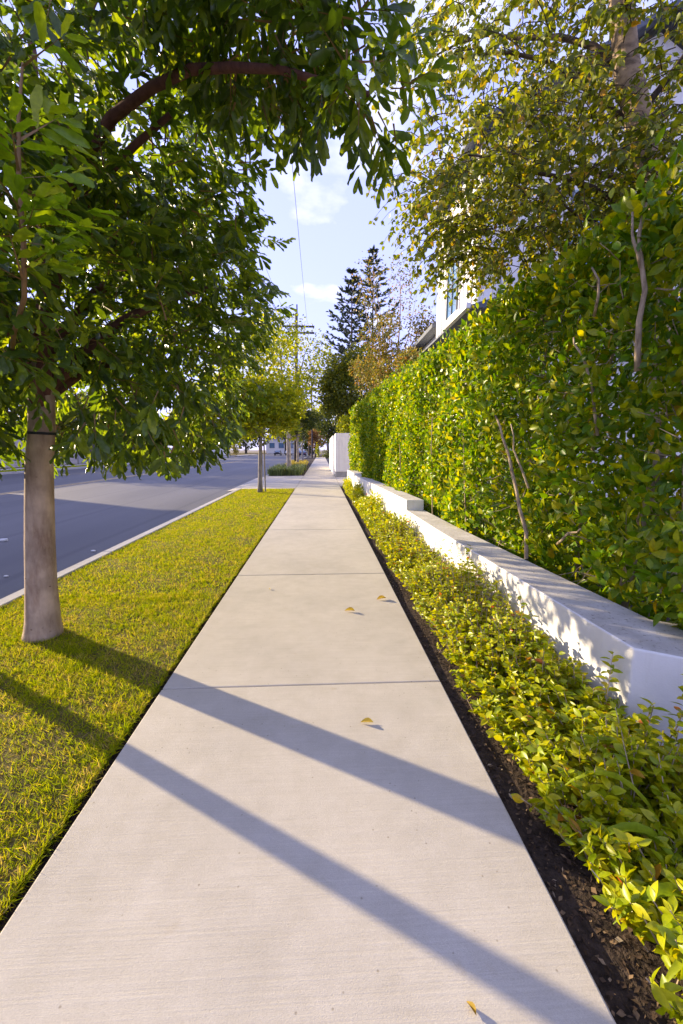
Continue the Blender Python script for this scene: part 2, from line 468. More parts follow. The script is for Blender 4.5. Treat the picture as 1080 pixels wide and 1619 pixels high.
def leaf_template(kind):
    """local: +Y along the blade (length 1), X across, Z the upper side; triangles"""
    if kind == 'diamond':
        V = [(0, 0, 0), (0.30, 0.45, 0.07), (0, 1, -0.03), (-0.30, 0.45, 0.07)]
        F = [(0, 1, 2), (0, 2, 3)]
    elif kind == 'blade':
        V = [(-0.5, 0, 0), (0.5, 0, 0), (0, 1, 0)]
        F = [(0, 1, 2)]
    else:
        prof = {'oblong': [(0, 0), (0.10, 0.07), (0.32, 0.155), (0.60, 0.20), (0.84, 0.185), (0.97, 0.085), (1.0, 0.0)],
                'oval': [(0, 0), (0.07, 0.05), (0.22, 0.17), (0.42, 0.235), (0.62, 0.215), (0.80, 0.135), (0.93, 0.05), (1.0, 0)],
                'heart': [(0, 0), (0.10, 0.26), (0.28, 0.36), (0.58, 0.24), (0.82, 0.08), (1.0, 0)]}[kind]
        wav = {'oblong': 0.035, 'oval': 0.0, 'heart': 0.0}[kind]
        fold = {'oblong': 0.32, 'oval': 0.38, 'heart': 0.25}[kind]
        V = []; F = []
        idx = []
        for i, (y, w) in enumerate(prof):
            z = -0.16 * (y - 0.1) ** 2
            if w == 0:
                idx.append((len(V),)); V.append((0, y, z))
            else:
                s = wav * (1 if i % 2 else -1)
                idx.append((len(V), len(V) + 1, len(V) + 2))
                V += [(-w, y, z + w * fold + s), (0, y, z), (w, y, z + w * fold - s)]
        for a, b in zip(idx[:-1], idx[1:]):
            if len(a) == 1:
                F += [(a[0], b[1], b[0]), (a[0], b[2], b[1])]
            elif len(b) == 1:
                F += [(a[0], a[1], b[0]), (a[1], a[2], b[0])]
            else:
                F += [(a[0], a[1], b[1]), (a[0], b[1], b[0]), (a[1], a[2], b[2]), (a[1], b[2], b[1])]
    return np.array(V, float), np.array(F, np.int32)


TEMPLATES = {k: leaf_template(k) for k in ('diamond', 'blade', 'oblong', 'oval', 'heart')}


def raw_mesh(name, V, F):
    me = bpy.data.meshes.new(name)
    me.vertices.add(len(V)); me.vertices.foreach_set('co', np.ascontiguousarray(V, np.float32).ravel())
    me.loops.add(F.size); me.loops.foreach_set('vertex_index', np.ascontiguousarray(F, np.int32).ravel())
    me.polygons.add(len(F)); me.polygons.foreach_set('loop_start', np.arange(0, F.size, F.shape[1], dtype=np.int32))
    me.update(calc_edges=True)
    return me


class Leaves:
    def __init__(s, kind):
        s.kind = kind; s.P = []; s.Y = []; s.Z = []; s.S = []; s.W = []

    def add(s, P, Y, Z, S, W=1.0):
        P = np.atleast_2d(P); n = len(P)
        s.P.append(P); s.Y.append(np.broadcast_to(Y, (n, 3))); s.Z.append(np.broadcast_to(Z, (n, 3)))
        s.S.append(np.broadcast_to(S, (n,))); s.W.append(np.broadcast_to(W, (n,)))

    def arrays(s):
        P = np.concatenate(s.P); Y = unit(np.concatenate(s.Y).astype(float)); Z = np.concatenate(s.Z).astype(float)
        Z = Z - Y * np.sum(Y * Z, 1, keepdims=True)
        bad = np.linalg.norm(Z, axis=1) < 1e-4
        Z[bad] = np.cross(Y[bad], (0.31, 0.2, 0.93))
        Z = unit(Z); X = np.cross(Y, Z)
        return P, X, Y, Z, np.concatenate(s.S), np.concatenate(s.W)

    def emit(s, part, single, mat, parent, n_single=300, kind=None):
        P, X, Y, Z, S, W = s.arrays()
        pick = np.zeros(len(P), bool)
        V, F = TEMPLATES[s.kind]
        if n_single:
            i = pick_visible(P + Y * S[:, None] * 0.5, S, n_single)
            pick[i] = True
            me = mesh_from(single, V, [tuple(map(int, f)) for f in F])
            me.polygons.foreach_set('use_smooth', [True] * len(me.polygons))
            me.materials.append(mat)
            for j in i:
                o = bpy.data.objects.new(single, me); col.objects.link(o)
                o.parent = parent
                o.matrix_parent_inverse = Matrix.Translation(-parent.location)
                m = np.eye(4)
                m[:3, 0] = X[j] * S[j] * W[j]; m[:3, 1] = Y[j] * S[j]; m[:3, 2] = Z[j] * S[j]; m[:3, 3] = P[j]
                o.matrix_basis = Matrix(m.tolist())
        k = ~pick
        P, X, Y, Z, S, W = P[k], X[k], Y[k], Z[k], S[k], W[k]
        n = len(P); nv = len(V)
        if n == 0: return None
        sw = (S * W)[:, None, None]
        A = P[:, None, :] + V[None, :, 0, None] * X[:, None, :] * sw + V[None, :, 1, None] * Y[:, None, :] * S[:, None, None] + V[None, :, 2, None] * Z[:, None, :] * S[:, None, None]
        FF = F[None] + (np.arange(n, dtype=np.int32) * nv)[:, None, None]
        me = raw_mesh(part, A.reshape(-1, 3), FF.reshape(-1, 3))
        me.materials.append(mat)
        return link(part, me, None, parent, kind=kind or 'stuff')


CR = np.array([0.99878, -0.04936, 0.0]); CF = np.array([0.04878, 0.98716, -0.15212]); CU = np.array([0.00751, 0.15193, 0.98836])


def pick_visible(P, S, n, cell=11.0):
    """the leaves that show largest from the photograph's viewpoint: front-most in a coarse grid, then by size"""
    q = P - np.array((0, 0, 1.5))
    z = q @ CF
    u = 540 + 640 * (q @ CR) / np.maximum(z, 1e-3); v = 809.5 - 640 * (q @ CU) / np.maximum(z, 1e-3)
    ok = (z > 0.3) & (u > 4) & (u < 1076) & (v > 4) & (v < 1615)
    size = np.where(ok, 640 * S / np.maximum(z, 0.3), 0)
    cellid = (np.floor(u / cell).astype(np.int64) * 4096 + np.floor(v / cell).astype(np.int64))
    order = np.argsort(z)
    order = order[ok[order]]
    _, first = np.unique(cellid[order], return_index=True)
    cand = order[first]
    cand = cand[np.argsort(-size[cand])]
    return cand[:n]


def rand_unit(n):
    return unit(rng.normal(size=(n, 3)))


def in_ellipsoid(n, c, r, shell=0.55):
    d = rand_unit(n)
    t = (shell ** 3 + (1 - shell ** 3) * rng.random(n)) ** (1 / 3)
    return np.array(c) + d * t[:, None] * np.array(r), d


# ------------------------------------------------------------------ setting: ground, road, kerbs, pavements
def sheet(name, x0, x1, y0, y1, z, mat, label, nx=1, ny=1, relief=0.0, parent=None, kind='structure'):
    xs = np.linspace(x0, x1, nx + 1); ys = np.linspace(y0, y1, ny + 1)
    V = [(x, y, z + (relief * math.sin(x * 5.1 + y * 1.7) * math.sin(y * 3.3 - x) if relief else 0)) for y in ys for x in xs]
    F = [(j * (nx + 1) + i, j * (nx + 1) + i + 1, (j + 1) * (nx + 1) + i + 1, (j + 1) * (nx + 1) + i) for j in range(ny) for i in range(nx)]
    o = link(name, mesh_from(name, V, F), mat, parent)
    return tag(o, label, None, None, kind)


XL, XR = -1.02, 0.77          # pavement edges
sheet("ground", -900, 900, -300, 1500, -0.22, M['ground'], "bare ground reaching out to the horizon")
road = sheet("road", -20.9, -3.24, -60, 420, -0.12, M['asphalt'], "dark grey asphalt street with faded yellow line", 1, 1)
for y0, y1 in ((-20, 62),):
    link("painted_line", mesh_from("painted_line", [(-12.0, y0, -0.115), (-11.86, y0, -0.115), (-11.86, y1, -0.115), (-12.0, y1, -0.115)], [(0, 1, 2, 3)]), M['line'], road)
    link("painted_line", mesh_from("painted_line", [(-11.72, y0, -0.115), (-11.58, y0, -0.115), (-11.58, y1, -0.115), (-11.72, y1, -0.115)], [(0, 1, 2, 3)]), M['line'], road)
# kerb in cast lengths
kerb = thing("kerb", "pale concrete kerb between lawn strip and street", None); kerb['kind'] = 'structure'
ky = -6.0
while ky < 15.9:
    MB().box(-3.25, -3.10, ky + 0.004, min(ky + 3.0, 15.9) - 0.004, -0.2, 0.012).build("kerb_stone", M['kerb'], kerb, bevel=0.012)
    ky += 3.0
for y0, y1 in ((23.75, 34), (34, 46), (46, 60), (60, 90)):
    MB().box(-3.25, -3.10, y0 + 0.004, y1 - 0.004, -0.2, 0.012).build("kerb_stone", M['kerb'], kerb, bevel=0.012)
# pavement of separate slabs with open joints
walk = sheet("sidewalk", XL - 0.005, XR + 0.005, -6, 120, -0.035, M['soil'], "pale concrete sidewalk of large slabs running to the distance")
J = [-4.6, -2.3, -0.05, 2.42, 4.77, 7.58, 10.13, 12.9, 15.9, 18.5, 21.2, 23.9, 26.6, 29.3, 32, 35, 38, 42, 46, 51, 57, 64, 72, 80]
for a, b in zip(J[:-1], J[1:]):
    dz = random.uniform(-0.002, 0.002)
    MB().box(XL, XR, a + 0.005, b - 0.005, -0.10, dz).build("slab", M['concrete'], walk, bevel=0.007)
# driveway apron and drive
apron = sheet("driveway", -3.24, XL - 0.008, 15.9, 23.75, -0.14, M['soil'], "pale concrete driveway apron crossing the verge")
for a, b in ((15.905, 19.7), (19.71, 23.74)):
    V = [(-3.7, a, -0.105), (-3.05, a, -0.02), (XL - 0.012, a, 0.0), (XL - 0.012, b, 0.0), (-3.05, b, -0.02), (-3.7, b, -0.105)]
    V2 = [(x, y, -0.16) for x, y, z in V]
    F = [(0, 1, 4, 5), (1, 2, 3, 4)] + [(i + 6, (i + 1) % 6 + 6, (i + 1) % 6, i) for i in range(6)]
    link("slab", mesh_from("slab", V + V2, F), M['apron'], apron)
for a, b in ((16.9, 19.75), (19.76, 22.5)):
    MB().box(XR + 0.012, 5.2, a, b, -0.12, 0.001).build("slab", M['apron'], apron, bevel=0.006)
    MB().box(5.21, 9.5, a, b, -0.12, 0.002).build("slab", M['apron'], apron, bevel=0.006)

# lawn strip and beds
lawn = sheet("lawn", -3.10, XL - 0.05, -5, 15.88, -0.012, M['lawn_soil'], "short mown lawn strip between sidewalk and kerb", 20, 160, 0.008)
sheet("lawn_edge", XL - 0.06, XL - 0.004, -5, 15.9, -0.06, M['soil'], "dark soil trench along the lawn edge")
sheet("planting_bed", XR + 0.004, 3.6, -3, 16.85, -0.03, M['soil'], "dark soil bed along the sidewalk", 30, 120, 0.010)
sheet("verge_bed", -3.10, XL - 0.01, 23.78, 75, -0.02, M['soil'], "soil of the planted verge beyond the driveway")
sheet("garden_ground", 3.6, 60, -10, 140, -0.05, M['lawn_soil'], "garden ground behind the hedge")
# far side of the street
far_kerb = thing("far_kerb", "pale kerb along the far side of the street", None); far_kerb['kind'] = 'structure'
for k in range(14):
    MB().box(-21.05, -20.88, 6 + k * 8 + 0.01, 14 + k * 8 - 0.01, -0.2, 0.03).build("kerb_stone", M['kerb'], far_kerb, bevel=0.02)
sheet("far_verge", -22.9, -21.05, 0, 44, 0.0, M['lawn_soil'], "grass verge on the far side of the street")
far_walk = sheet("far_sidewalk", -24.6, -22.9, 0, 140, 0.0, M['soil'], "pale sidewalk on the far side of the street")
for k in range(30):
    MB().box(-24.58, -22.92, 6 + k * 3 + 0.01, 9 + k * 3 - 0.01, -0.05, 0.03).build("slab", M['apron'], far_walk, bevel=0.01)
sheet("far_ground", -80, -24.6, -20, 220, 0.0, M['lawn_soil'], "garden ground across the street")
sheet("far_apron", -22.9, -21.05, 44, 140, 0.01, M['apron'], "paved strip across the street")

# ------------------------------------------------------------------ white retaining wall
wall = thing("retaining_wall", "low white stucco garden wall with a step in its top", "wall", (1.5, 5.0, 0))
front_lo = [(3.3, 0.80), (1.582, 1.857), (1.456, 4.94), (1.413, 6.62)]
back_lo = [(1.72, 6.62), (1.78, 4.94), (1.955, 2.20), (3.45, 1.22)]
MB().prism(front_lo + back_lo, -0.15, 0.50, 0, 1).build("lower_wall", [M['stucco'], M['coping']], wall, bevel=0.008)
front_hi = [(1.413, 6.625), (1.09, 13.2)]
back_hi = [(1.38, 13.2), (1.705, 6.625)]
MB().prism(front_hi + back_hi, -0.15, 0.67, 0, 1).build("upper_wall", [M['stucco'], M['coping']], wall, bevel=0.008)
MB().prism([(1.06, 13.205), (0.98, 15.4), (1.35, 15.4), (1.42, 13.205)], -0.15, 0.74, 0, 1).build("end_pier", [M['stucco'], M['coping']], wall, bevel=0.008)

# ------------------------------------------------------------------ white gate wall beyond the driveway
gate = thing("gate_wall", "tall white panelled gate wall on grey base beside the far sidewalk", "wall", (1.2, 24, 0))
MB().box(0.80, 1.80, 22.62, 24.0, -0.05, 0.28).build("base", M['grey_base'], gate, bevel=0.01)
MB().box(0.785, 1.815, 22.6, 24.02, 0.283, 2.40).build("pier", M['white_board'], gate, bevel=0.012)
for k in range(6):
    x = 0.83 + k * 0.165
    MB().box(x, x + 0.15, 22.578, 22.597, 0.30, 2.37).build("board", M['white_board'], gate, bevel=0.004)
MB().box(0.70, 0.95, 25.2, 35, -0.05, 2.36).build("panel_wall", M['white_board'], gate, bevel=0.01)
MB().box(0.86, 1.0, 24.03, 25.19, 0.0, 2.3).build("gate_leaf", M['white_board'], gate, bevel=0.01)

# ------------------------------------------------------------------ white house behind the hedge
hs = thing("white_house", "white board and batten house rising behind the hedge", "house", (6, 13, 0))
MB().box(4.62, 13.0, 11.9, 22.0, -0.1, 5.05).build("wall", M['white_board'], hs)
MB().box(4.22, 13.0, 11.45, 15.4, 5.35, 9.3).build("upper_wall", M['white_board'], hs)
for k in range(11):
    y = 11.5 + k * 0.355
    if 12.75 < y < 14.15: continue
    MB().box(4.185, 4.217, y, y + 0.05, 5.42, 9.25).build("batten", M['white_board'], hs)
for k in range(16):
    x = 4.3 + k * 0.5
    MB().box(x, x + 0.05, 11.415, 11.447, 5.42, 9.25).build("batten", M['white_board'], hs)


def window(parent, face, a0, a1, z0, z1, d, bars=(2, 3), glass='glass', frame='white_board', bar='frame_dark'):
    """face 'x': lies in plane x=d facing -x ; 'y': plane y=d facing -y"""
    def bx(a, b, za, zb, t0, t1):
        m = MB()
        return m.box(d - t1, d - t0, a, b, za, zb) if face == 'x' else m.box(a, b, d - t1, d - t0, za, zb)
    w = bx(a0 - 0.09, a1 + 0.09, z0 - 0.10, z1 + 0.10, 0.002, 0.045).build("window", M[frame], parent)
    bx(a0, a1, z0, z1, 0.047, 0.055).build("pane", M[glass], w)
    for k in range(1, bars[0]):
        a = a0 + (a1 - a0) * k / bars[0]
        bx(a - 0.02, a + 0.02, z0, z1, 0.057, 0.085).build("glazing_bar", M[bar], w)
    for k in range(1, bars[1]):
        z = z0 + (z1 - z0) * k / bars[1]
        bx(a0, a1, z - 0.02, z + 0.02, 0.058, 0.082).build("glazing_bar", M[bar], w)
    for a in (a0, a1):
        bx(a - 0.03, a + 0.03, z0 - 0.03, z1 + 0.03, 0.056, 0.09).build("frame", M[bar], w)
    return w


window(hs, 'x', 12.95, 13.95, 5.75, 8.3, 4.218, (2, 3))
window(hs, 'y', 6.6, 7.9, 6.2, 8.2, 11.448, (2, 2))
window(hs, 'y', 9.4, 10.7, 6.2, 8.2, 11.448, (2, 2))
# skirt roof and gutter under the upper storey
MB().add([(3.75, 10.6, 5.08), (4.6, 10.6, 5.34), (4.6, 15.9, 5.34), (3.75, 15.9, 5.08), (3.75, 10.6, 5.02), (4.6, 10.6, 5.02), (4.6, 15.9, 5.02), (3.75, 15.9, 5.02)],
         [(0, 1, 2, 3), (7, 6, 5, 4), (0, 4, 5, 1), (1, 5, 6, 2), (2, 6, 7, 3), (3, 7, 4, 0)]).build("skirt_roof", M['slate'], hs)
MB().box(3.62, 3.745, 10.55, 12.6, 4.98, 5.12).build("gutter", M['white_board'], hs, bevel=0.015)
MB().add([(3.3, 12.62, 4.25), (4.6, 12.62, 5.0), (4.6, 22.3, 5.0), (3.3, 22.3, 4.25), (3.3, 12.62, 4.18), (4.6, 12.62, 4.18), (4.6, 22.3, 4.18), (3.3, 22.3, 4.18)], [(0, 1, 2, 3), (7, 6, 5, 4), (0, 4, 5, 1), (1, 5, 6, 2), (2, 6, 7, 3), (3, 7, 4, 0)]).build("porch_roof", M['slate'], hs)
MB().box(4.61, 13.2, 10.6, 11.88, 5.06, 5.12).build("porch_roof", M['slate'], hs)
# main gable roof
rf = MB()
for sgn, xa in ((1, 3.8), (-1, 13.4)):
    pass
rf.add([(3.8, 11.0, 9.28), (8.6, 11.0, 12.0), (13.4, 11.0, 9.28), (3.8, 15.9, 9.28), (8.6, 15.9, 12.0), (13.4, 15.9, 9.28),
        (3.8, 11.0, 9.42), (8.6, 11.0, 12.15), (13.4, 11.0, 9.42), (3.8, 15.9, 9.42), (8.6, 15.9, 12.15), (13.4, 15.9, 9.42)],
       [(6, 7, 10, 9), (7, 8, 11, 10), (0, 3, 4, 1), (1, 4, 5, 2), (0, 1, 7, 6), (1, 2, 8, 7), (3, 9, 10, 4), (4, 10, 11, 5), (0, 6, 9, 3), (2, 5, 11, 8)]).build("roof", M['slate'], hs)
MB().add([(4.3, 11.46, 9.302), (12.9, 11.46, 9.302), (8.6, 11.46, 11.85), (4.3, 11.6, 9.302), (12.9, 11.6, 9.302), (8.6, 11.6, 11.85)],
         [(0, 1, 2), (5, 4, 3), (0, 3, 4, 1), (1, 4, 5, 2), (2, 5, 3, 0)]).build("gable_wall", M['white_board'], hs)
# lower wing further along
MB().add([(4.2, 15.92, 6.2), (8, 15.92, 8.2), (11.8, 15.92, 6.2), (4.2, 22.4, 6.2), (8, 22.4, 8.2), (11.8, 22.4, 6.2), (4.2, 15.92, 6.05), (11.8, 15.92, 6.05), (4.2, 22.4, 6.05), (11.8, 22.4, 6.05)],
         [(0, 1, 4, 3), (1, 2, 5, 4), (0, 6, 7, 2, 1), (3, 4, 5, 9, 8), (0, 3, 8, 6), (2, 7, 9, 5), (6, 8, 9, 7)]).build("wing_roof", M['slate'], hs)
MB().box(4.63, 11.5, 15.95, 22.0, 5.06, 6.04).build("wing_wall", M['white_board'], hs)

# ------------------------------------------------------------------ across the street
bw = thing("block_wall", "long pale block wall across the street", "wall", (-26, 25, 0))
MB().box(-26.2, -26.05, 4, 45, -0.1, 2.40).build("mortar_core", M['mortar'], bw)
bme = None
BL, BH = 0.80, 0.40
for r in range(6):
    for k in range(52):
        y = 4 + k * BL + (BL / 2 if r % 2 else 0)
        if y + BL > 45 or y < 19: continue
        if bme is None:
            o = MB().box(0, 0.06, 0, BL - 0.02, 0, BH - 0.02).build("block", M['block'], bw)
            bme = o.data
        else:
            o = link("block", bme, None, bw)
        o.location = (-26.048, y, 0.02 + r * BH)
MB().box(-26.25, -25.93, 4, 45, 2.42, 2.52).build("coping", M['block'], bw, bevel=0.01)
dg = thing("timber_fence", "dark timber fence on a low grey wall across the street", "fence", (-26, 53, 0))
MB().box(-26.2, -25.95, 45.05, 66, -0.1, 1.2).build("low_wall", M['grey_base'], dg)
for k in range(34):
    y = 45.1 + k * 0.61
    MB().box(-26.12, -26.04, y, y + 0.585, 1.203, 3.6).build("board", M['dark_wood'], dg)
ww = thing("white_wall", "low white wall across the street beyond the dark fence", "wall", (-25, 75, 0))
MB().box(-25.6, -25.3, 66.1, 110, -0.1, 1.75).build("wall", M['stucco'], ww, bevel=0.02)
MB().box(-25.65, -25.25, 66.05, 110.05, 1.753, 1.85).build("coping", M['stucco'], ww, bevel=0.02)

# unseen house over the block wall, its height set to shade the street
h2 = thing("tan_house", "unseen tan rendered flat roofed house above the block wall, raised to shade the street", "house", (-32, 8, 0))
MB().box(-40, -27.6, -24, 25.6, -0.1, 7.3).build("wall", M['house_tan'], h2)
MB().box(-40.2, -27.4, -24.2, 25.8, 7.303, 7.62).build("parapet", M['white_board'], h2, bevel=0.02)
MB().box(-36, -27.65, 25.82, 31.6, -0.1, 4.75).build("shade_wing_wall", M['house_tan'], h2)  # unseen low wing, added to cast shadow and narrow the sunlit wedge
MB().box(-36.2, -27.45, 25.83, 31.8, 4.753, 5.0).build("shade_wing_parapet", M['white_board'], h2, bevel=0.02)  # top edge of the added shadow-casting wing
for y0 in (2.0, 8.5, 15.0, 22.0):
    w = MB().box(-27.598, -27.56, y0, y0 + 1.8, 3.3, 4.8).build("window", M['white_board'], h2)
    MB().box(-27.558, -27.55, y0 + 0.1, y0 + 0.86, 3.4, 4.7).build("pane", M['glass'], w)
    MB().box(-27.558, -27.55, y0 + 0.94, y0 + 1.7, 3.4, 4.7).build("pane", M['glass'], w)

# far white house closing the street
h3 = thing("far_house", "pale house at the far end of the street", "house", (-16, 190, 0))
MB().box(-24, -10, 180, 195, -0.1, 6.5).build("wall", M['white_board'], h3)
MB().add([(-25, 179, 6.5), (-9, 179, 6.5), (-9, 196, 6.5), (-25, 196, 6.5), (-17, 183, 9.5), (-17, 192, 9.5)],
         [(0, 1, 4), (1, 2, 5, 4), (2, 3, 5), (3, 0, 4, 5), (3, 2, 1, 0)]).build("roof", M['slate'], h3)
for x0 in (-22.5, -18.5, -14.5):
    w = MB().box(x0, x0 + 2.2, 179.9, 179.99, 2.2, 4.4).build("window", M['frame_dark'], h3)
    MB().box(x0 + 0.15, x0 + 2.05, 179.85, 179.89, 2.35, 4.25).build("pane", M['glass'], w)


# ------------------------------------------------------------------ trees
def limb(parent, pts, r0, r1, mat, sides=8, name="limb", wob=0.03):
    n = len(pts)
    rad = [r0 + (r1 - r0) * i / (n - 1) for i in range(n)]
    return MB().tube(pts, rad, sides, 0, wob).build(name, mat, parent, smooth=True)


def compound(lv, twigs, P, D, L, nleaf, ll, droop=0.35, jit=0.3):
    """feather-compound leaves: P stalk foot, D stalk direction; leaflets go into lv, stalks into twigs"""
    n = len(P)
    D = unit(D)
    up = np.array((0, 0, 1.0)) + rng.normal(0, 0.35, (n, 3))
    S = unit(np.cross(D, up))
    Nn = unit(np.cross(S, D))
    L = np.broadcast_to(L, (n,))
    for k in range(nleaf):
        t = 0.22 + 0.78 * (k // 2 + 1) / (nleaf / 2)
        sgn = 1.0 if k % 2 else -1.0
        t2 = t + rng.normal(0, 0.03, n)
        curve = -droop * 0.5 * (t2 ** 2)[:, None] * L[:, None] * np.array((0, 0, 1.0))
        base = P + D * (L * t2)[:, None] + curve
        ang = rng.normal(0.85 if k < nleaf - 2 else 0.35, 0.18, n)
        dirs = D * np.cos(ang)[:, None] + sgn * S * np.sin(ang)[:, None] - np.array((0, 0, droop)) * (0.5 + rng.random(n))[:, None] + rng.normal(0, jit * 0.5, (n, 3))
        nrm = Nn + rng.normal(0, jit, (n, 3))
        size = ll * (0.72 + 0.45 * rng.random(n)) * (0.8 + 0.3 * math.sin(math.pi * min(t, 1.0)))
        keep = rng.random(n) > 0.08
        lv.add(base[keep], dirs[keep], nrm[keep], size[keep], (0.60 + 0.28 * rng.random(n))[keep])
    twigs.add(P, D - np.array((0, 0, droop * 0.4)), Nn, L, 0.012 / np.maximum(L, 0.05))


# --- the big carrotwood by the lawn
TX, TY = -2.29, 3.27
cw = thing("street_tree", "large leafy street tree with smooth beige trunk on the near lawn", "tree", (TX, TY, 0))
tp = [(-2.31, 3.27, -0.06), (-2.30, 3.27, 0.03), (-2.295, 3.27, 0.12), (-2.28, 3.275, 0.4), (-2.255, 3.28, 0.75), (-2.225, 3.285, 1.1), (-2.195, 3.29, 1.4), (-2.16, 3.30, 1.62), (-2.15, 3.32, 1.85), (-2.2, 3.42, 2.2)]
trn = MB().tube(tp, [0.155, 0.137, 0.122, 0.110, 0.104, 0.098, 0.092, 0.088, 0.088, 0.075], 20, 0, 0.02).build("trunk", M['bark'], cw, smooth=True)
MB().tube([(-2.158, 3.30, 1.615), (-2.157, 3.30, 1.635)], [0.0935, 0.0935], 20).build("tie_strap", M['black'], cw)
LIMBS = [((-2.15, 3.32, 1.8), (-0.95, 3.0, 3.62), (-0.2, 0, 0.25)), ((-2.15, 3.32, 1.85), (-3.9, 3.3, 3.6), (0, 0, 0.25)), ((-2.2, 3.4, 2.1), (-3.0, 5.6, 4.2), (0, 0, 0.3)),
         ((-2.2, 3.4, 2.1), (-1.4, 5.3, 3.9), (0, 0, 0.3)), ((-2.2, 3.4, 2.1), (-2.6, 2.2, 4.0), (0, 0, 0.35)), ((-2.2, 3.42, 2.2), (-2.4, 4.0, 5.6), (0.1, 0, 0)),
         ((-2.15, 3.35, 1.9), (-1.55, 6.3, 2.9), (0, 0, 0.2)), ((-2.15, 3.35, 1.95), (-1.0, 4.1, 3.0), (0, 0, 0.15)), ((-2.15, 3.32, 1.8), (-1.75, 2.3, 2.3), (0, 0, 0.15))]
for a, b, bend in LIMBS:
    limb(cw, curve_pts(a, b, bend, 8, 0.02), 0.055, 0.018, M['bark_red'])
# the long limb that reaches out over the pavement
over = [(-1.29, 2.95, 3.56), (-0.98, 2.78, 3.60), (-0.70, 2.6, 3.56), (-0.45, 2.5, 3.50), (-0.2, 2.4, 3.42), (0.05, 2.35, 3.33), (0.25, 2.3, 3.25)]
limb(cw, [(-2.15, 3.32, 1.85), (-1.95, 3.2, 2.6), (-1.6, 3.05, 3.3)] + over, 0.045, 0.012, M['bark_red'])
lv = Leaves('oblong'); tw = Leaves('blade')
# crown clumps: centre, radii, count, shell
CROWN = [((-3.05, 4.2, 4.1), (2.35, 2.6, 2.3), 1500, 0.35), ((-2.0, 5.7, 3.1), (1.2, 1.6, 1.6), 980, 0.25),
         ((-1.95, 3.0, 2.45), (0.95, 0.95, 1.05), 520, 0.25), ((-1.35, 3.9, 2.6), (0.75, 0.9, 1.15), 420, 0.2), ((-1.25, 4.5, 3.3), (0.75, 0.9, 1.0), 360, 0.2),
         ((-2.9, 2.5, 2.6), (1.1, 0.9, 1.15), 420, 0.2), ((-1.75, 2.55, 3.7), (0.95, 0.75, 0.75), 420, 0.2), ((-1.2, 3.3, 3.55), (0.75, 0.7, 0.7), 300, 0.2),
         ((-0.75, 2.65, 4.15), (0.65, 0.55, 0.45), 250, 0.2), ((-0.36, 2.5, 3.74), (0.40, 0.38, 0.36), 150, 0.2), ((-0.02, 2.4, 3.58), (0.34, 0.3, 0.28), 80, 0.2),
         ((-0.10, 2.5, 3.95), (0.40, 0.35, 0.30), 90, 0.2), ((0.27, 2.3, 3.34), (0.26, 0.22, 0.20), 36, 0.3), ((-1.8, 2.1, 2.4), (0.55, 0.5, 0.75), 130, 0.2)]
for c, r, n, sh in CROWN:
    n = int(n * 0.72)
    P, d = in_ellipsoid(n, c, r, sh)
    keep = (P[:, 2] > np.maximum(1.55, 1.55 + (-2.6 - P[:, 0]) * 0.33)) & ~((np.abs(P[:, 0] / P[:, 1] + 0.655) < 0.075) & (P[:, 1] < 3.35) & (P[:, 2] < 1.85))
    P, d = P[keep], d[keep]; n = len(P)
    gap = np.zeros(n, bool)                      # the long limb shows between the leaf masses
    for lx, ly, lz in over[:5]:
        ax = np.array((lx, ly, lz - 1.5)); al = np.linalg.norm(ax); ax = ax / al
        rel = P - np.array((0, 0, 1.5)); tt = rel @ ax
        gap |= (np.linalg.norm(rel - tt[:, None] * ax, axis=1) < 0.20) & (tt < al + 0.05)
    P, d = P[~gap], d[~gap]; n = len(P)
    D = d * 0.8 + rng.normal(0, 0.45, (n, 3)) + np.array((0, 0, 0.05))
    compound(lv, tw, P, D, 0.16 + 0.10 * rng.random(n), 8, 0.125, 0.42, 0.32)
# fringe hanging below the crown
n = 190
P = np.stack([rng.uniform(-2.9, -0.95, n), rng.uniform(2.2, 4.6, n), rng.uniform(1.5, 1.85, n)], 1)
ok = (P[:, 0] < -0.75 - 0.12 * (P[:, 1] - 2)) & (P[:, 0] > -0.95 * P[:, 1])
ok &= ~((np.abs(P[:, 0] / P[:, 1] + 0.655) < 0.075) & (P[:, 1] < 3.35))
P = P[ok]
compound(lv, tw, P, np.stack([rng.normal(0, 0.5, len(P)), rng.normal(0, 0.5, len(P)), rng.normal(-0.9, 0.25, len(P))], 1), 0.17, 8, 0.125, 0.3, 0.3)
lv.emit("foliage", "leaflet", M['leaf_carrot'], cw, 300)
tw.emit("leaf_stalks", "leaf_stalk", M['twig_green'], cw, 0)
# young upright shoot with pale leaves, close on the left
sh = [(-1.75, 2.5, 2.05), (-1.45, 2.1, 2.05), (-1.22, 1.85, 2.12), (-1.14, 1.76, 2.3), (-1.12, 1.74, 2.5), (-1.09, 1.73, 2.7), (-1.05, 1.72, 2.86)]
shoot = MB().tube(sh, [0.012, 0.011, 0.010, 0.009, 0.008, 0.006, 0.004], 8).build("young_shoot", M['twig_green'], cw, smooth=True)
ly = Leaves('oblong'); ty_ = Leaves('blade')
for i in range(34):
    t = rng.uniform(2.1, 6)
    a = np.array(sh[int(t)]); b = np.array(sh[min(int(t) + 1, 6)]); p = a + (b - a) * (t % 1)
    th = rng.uniform(0, 2 * math.pi)
    compound(ly, ty_, p[None], np.array([[math.cos(th) * 0.9, math.sin(th) * 0.75, rng.uniform(0.0, 0.7)]]), 0.17 + 0.06 * rng.random(1), 6, 0.125, 0.12, 0.3)
ly.emit("young_foliage", "young_leaflet", M['leaf_young'], cw, 150)
ty_.emit("young_leaf_stalks", "leaf_stalk", M['twig_green'], cw, 0)


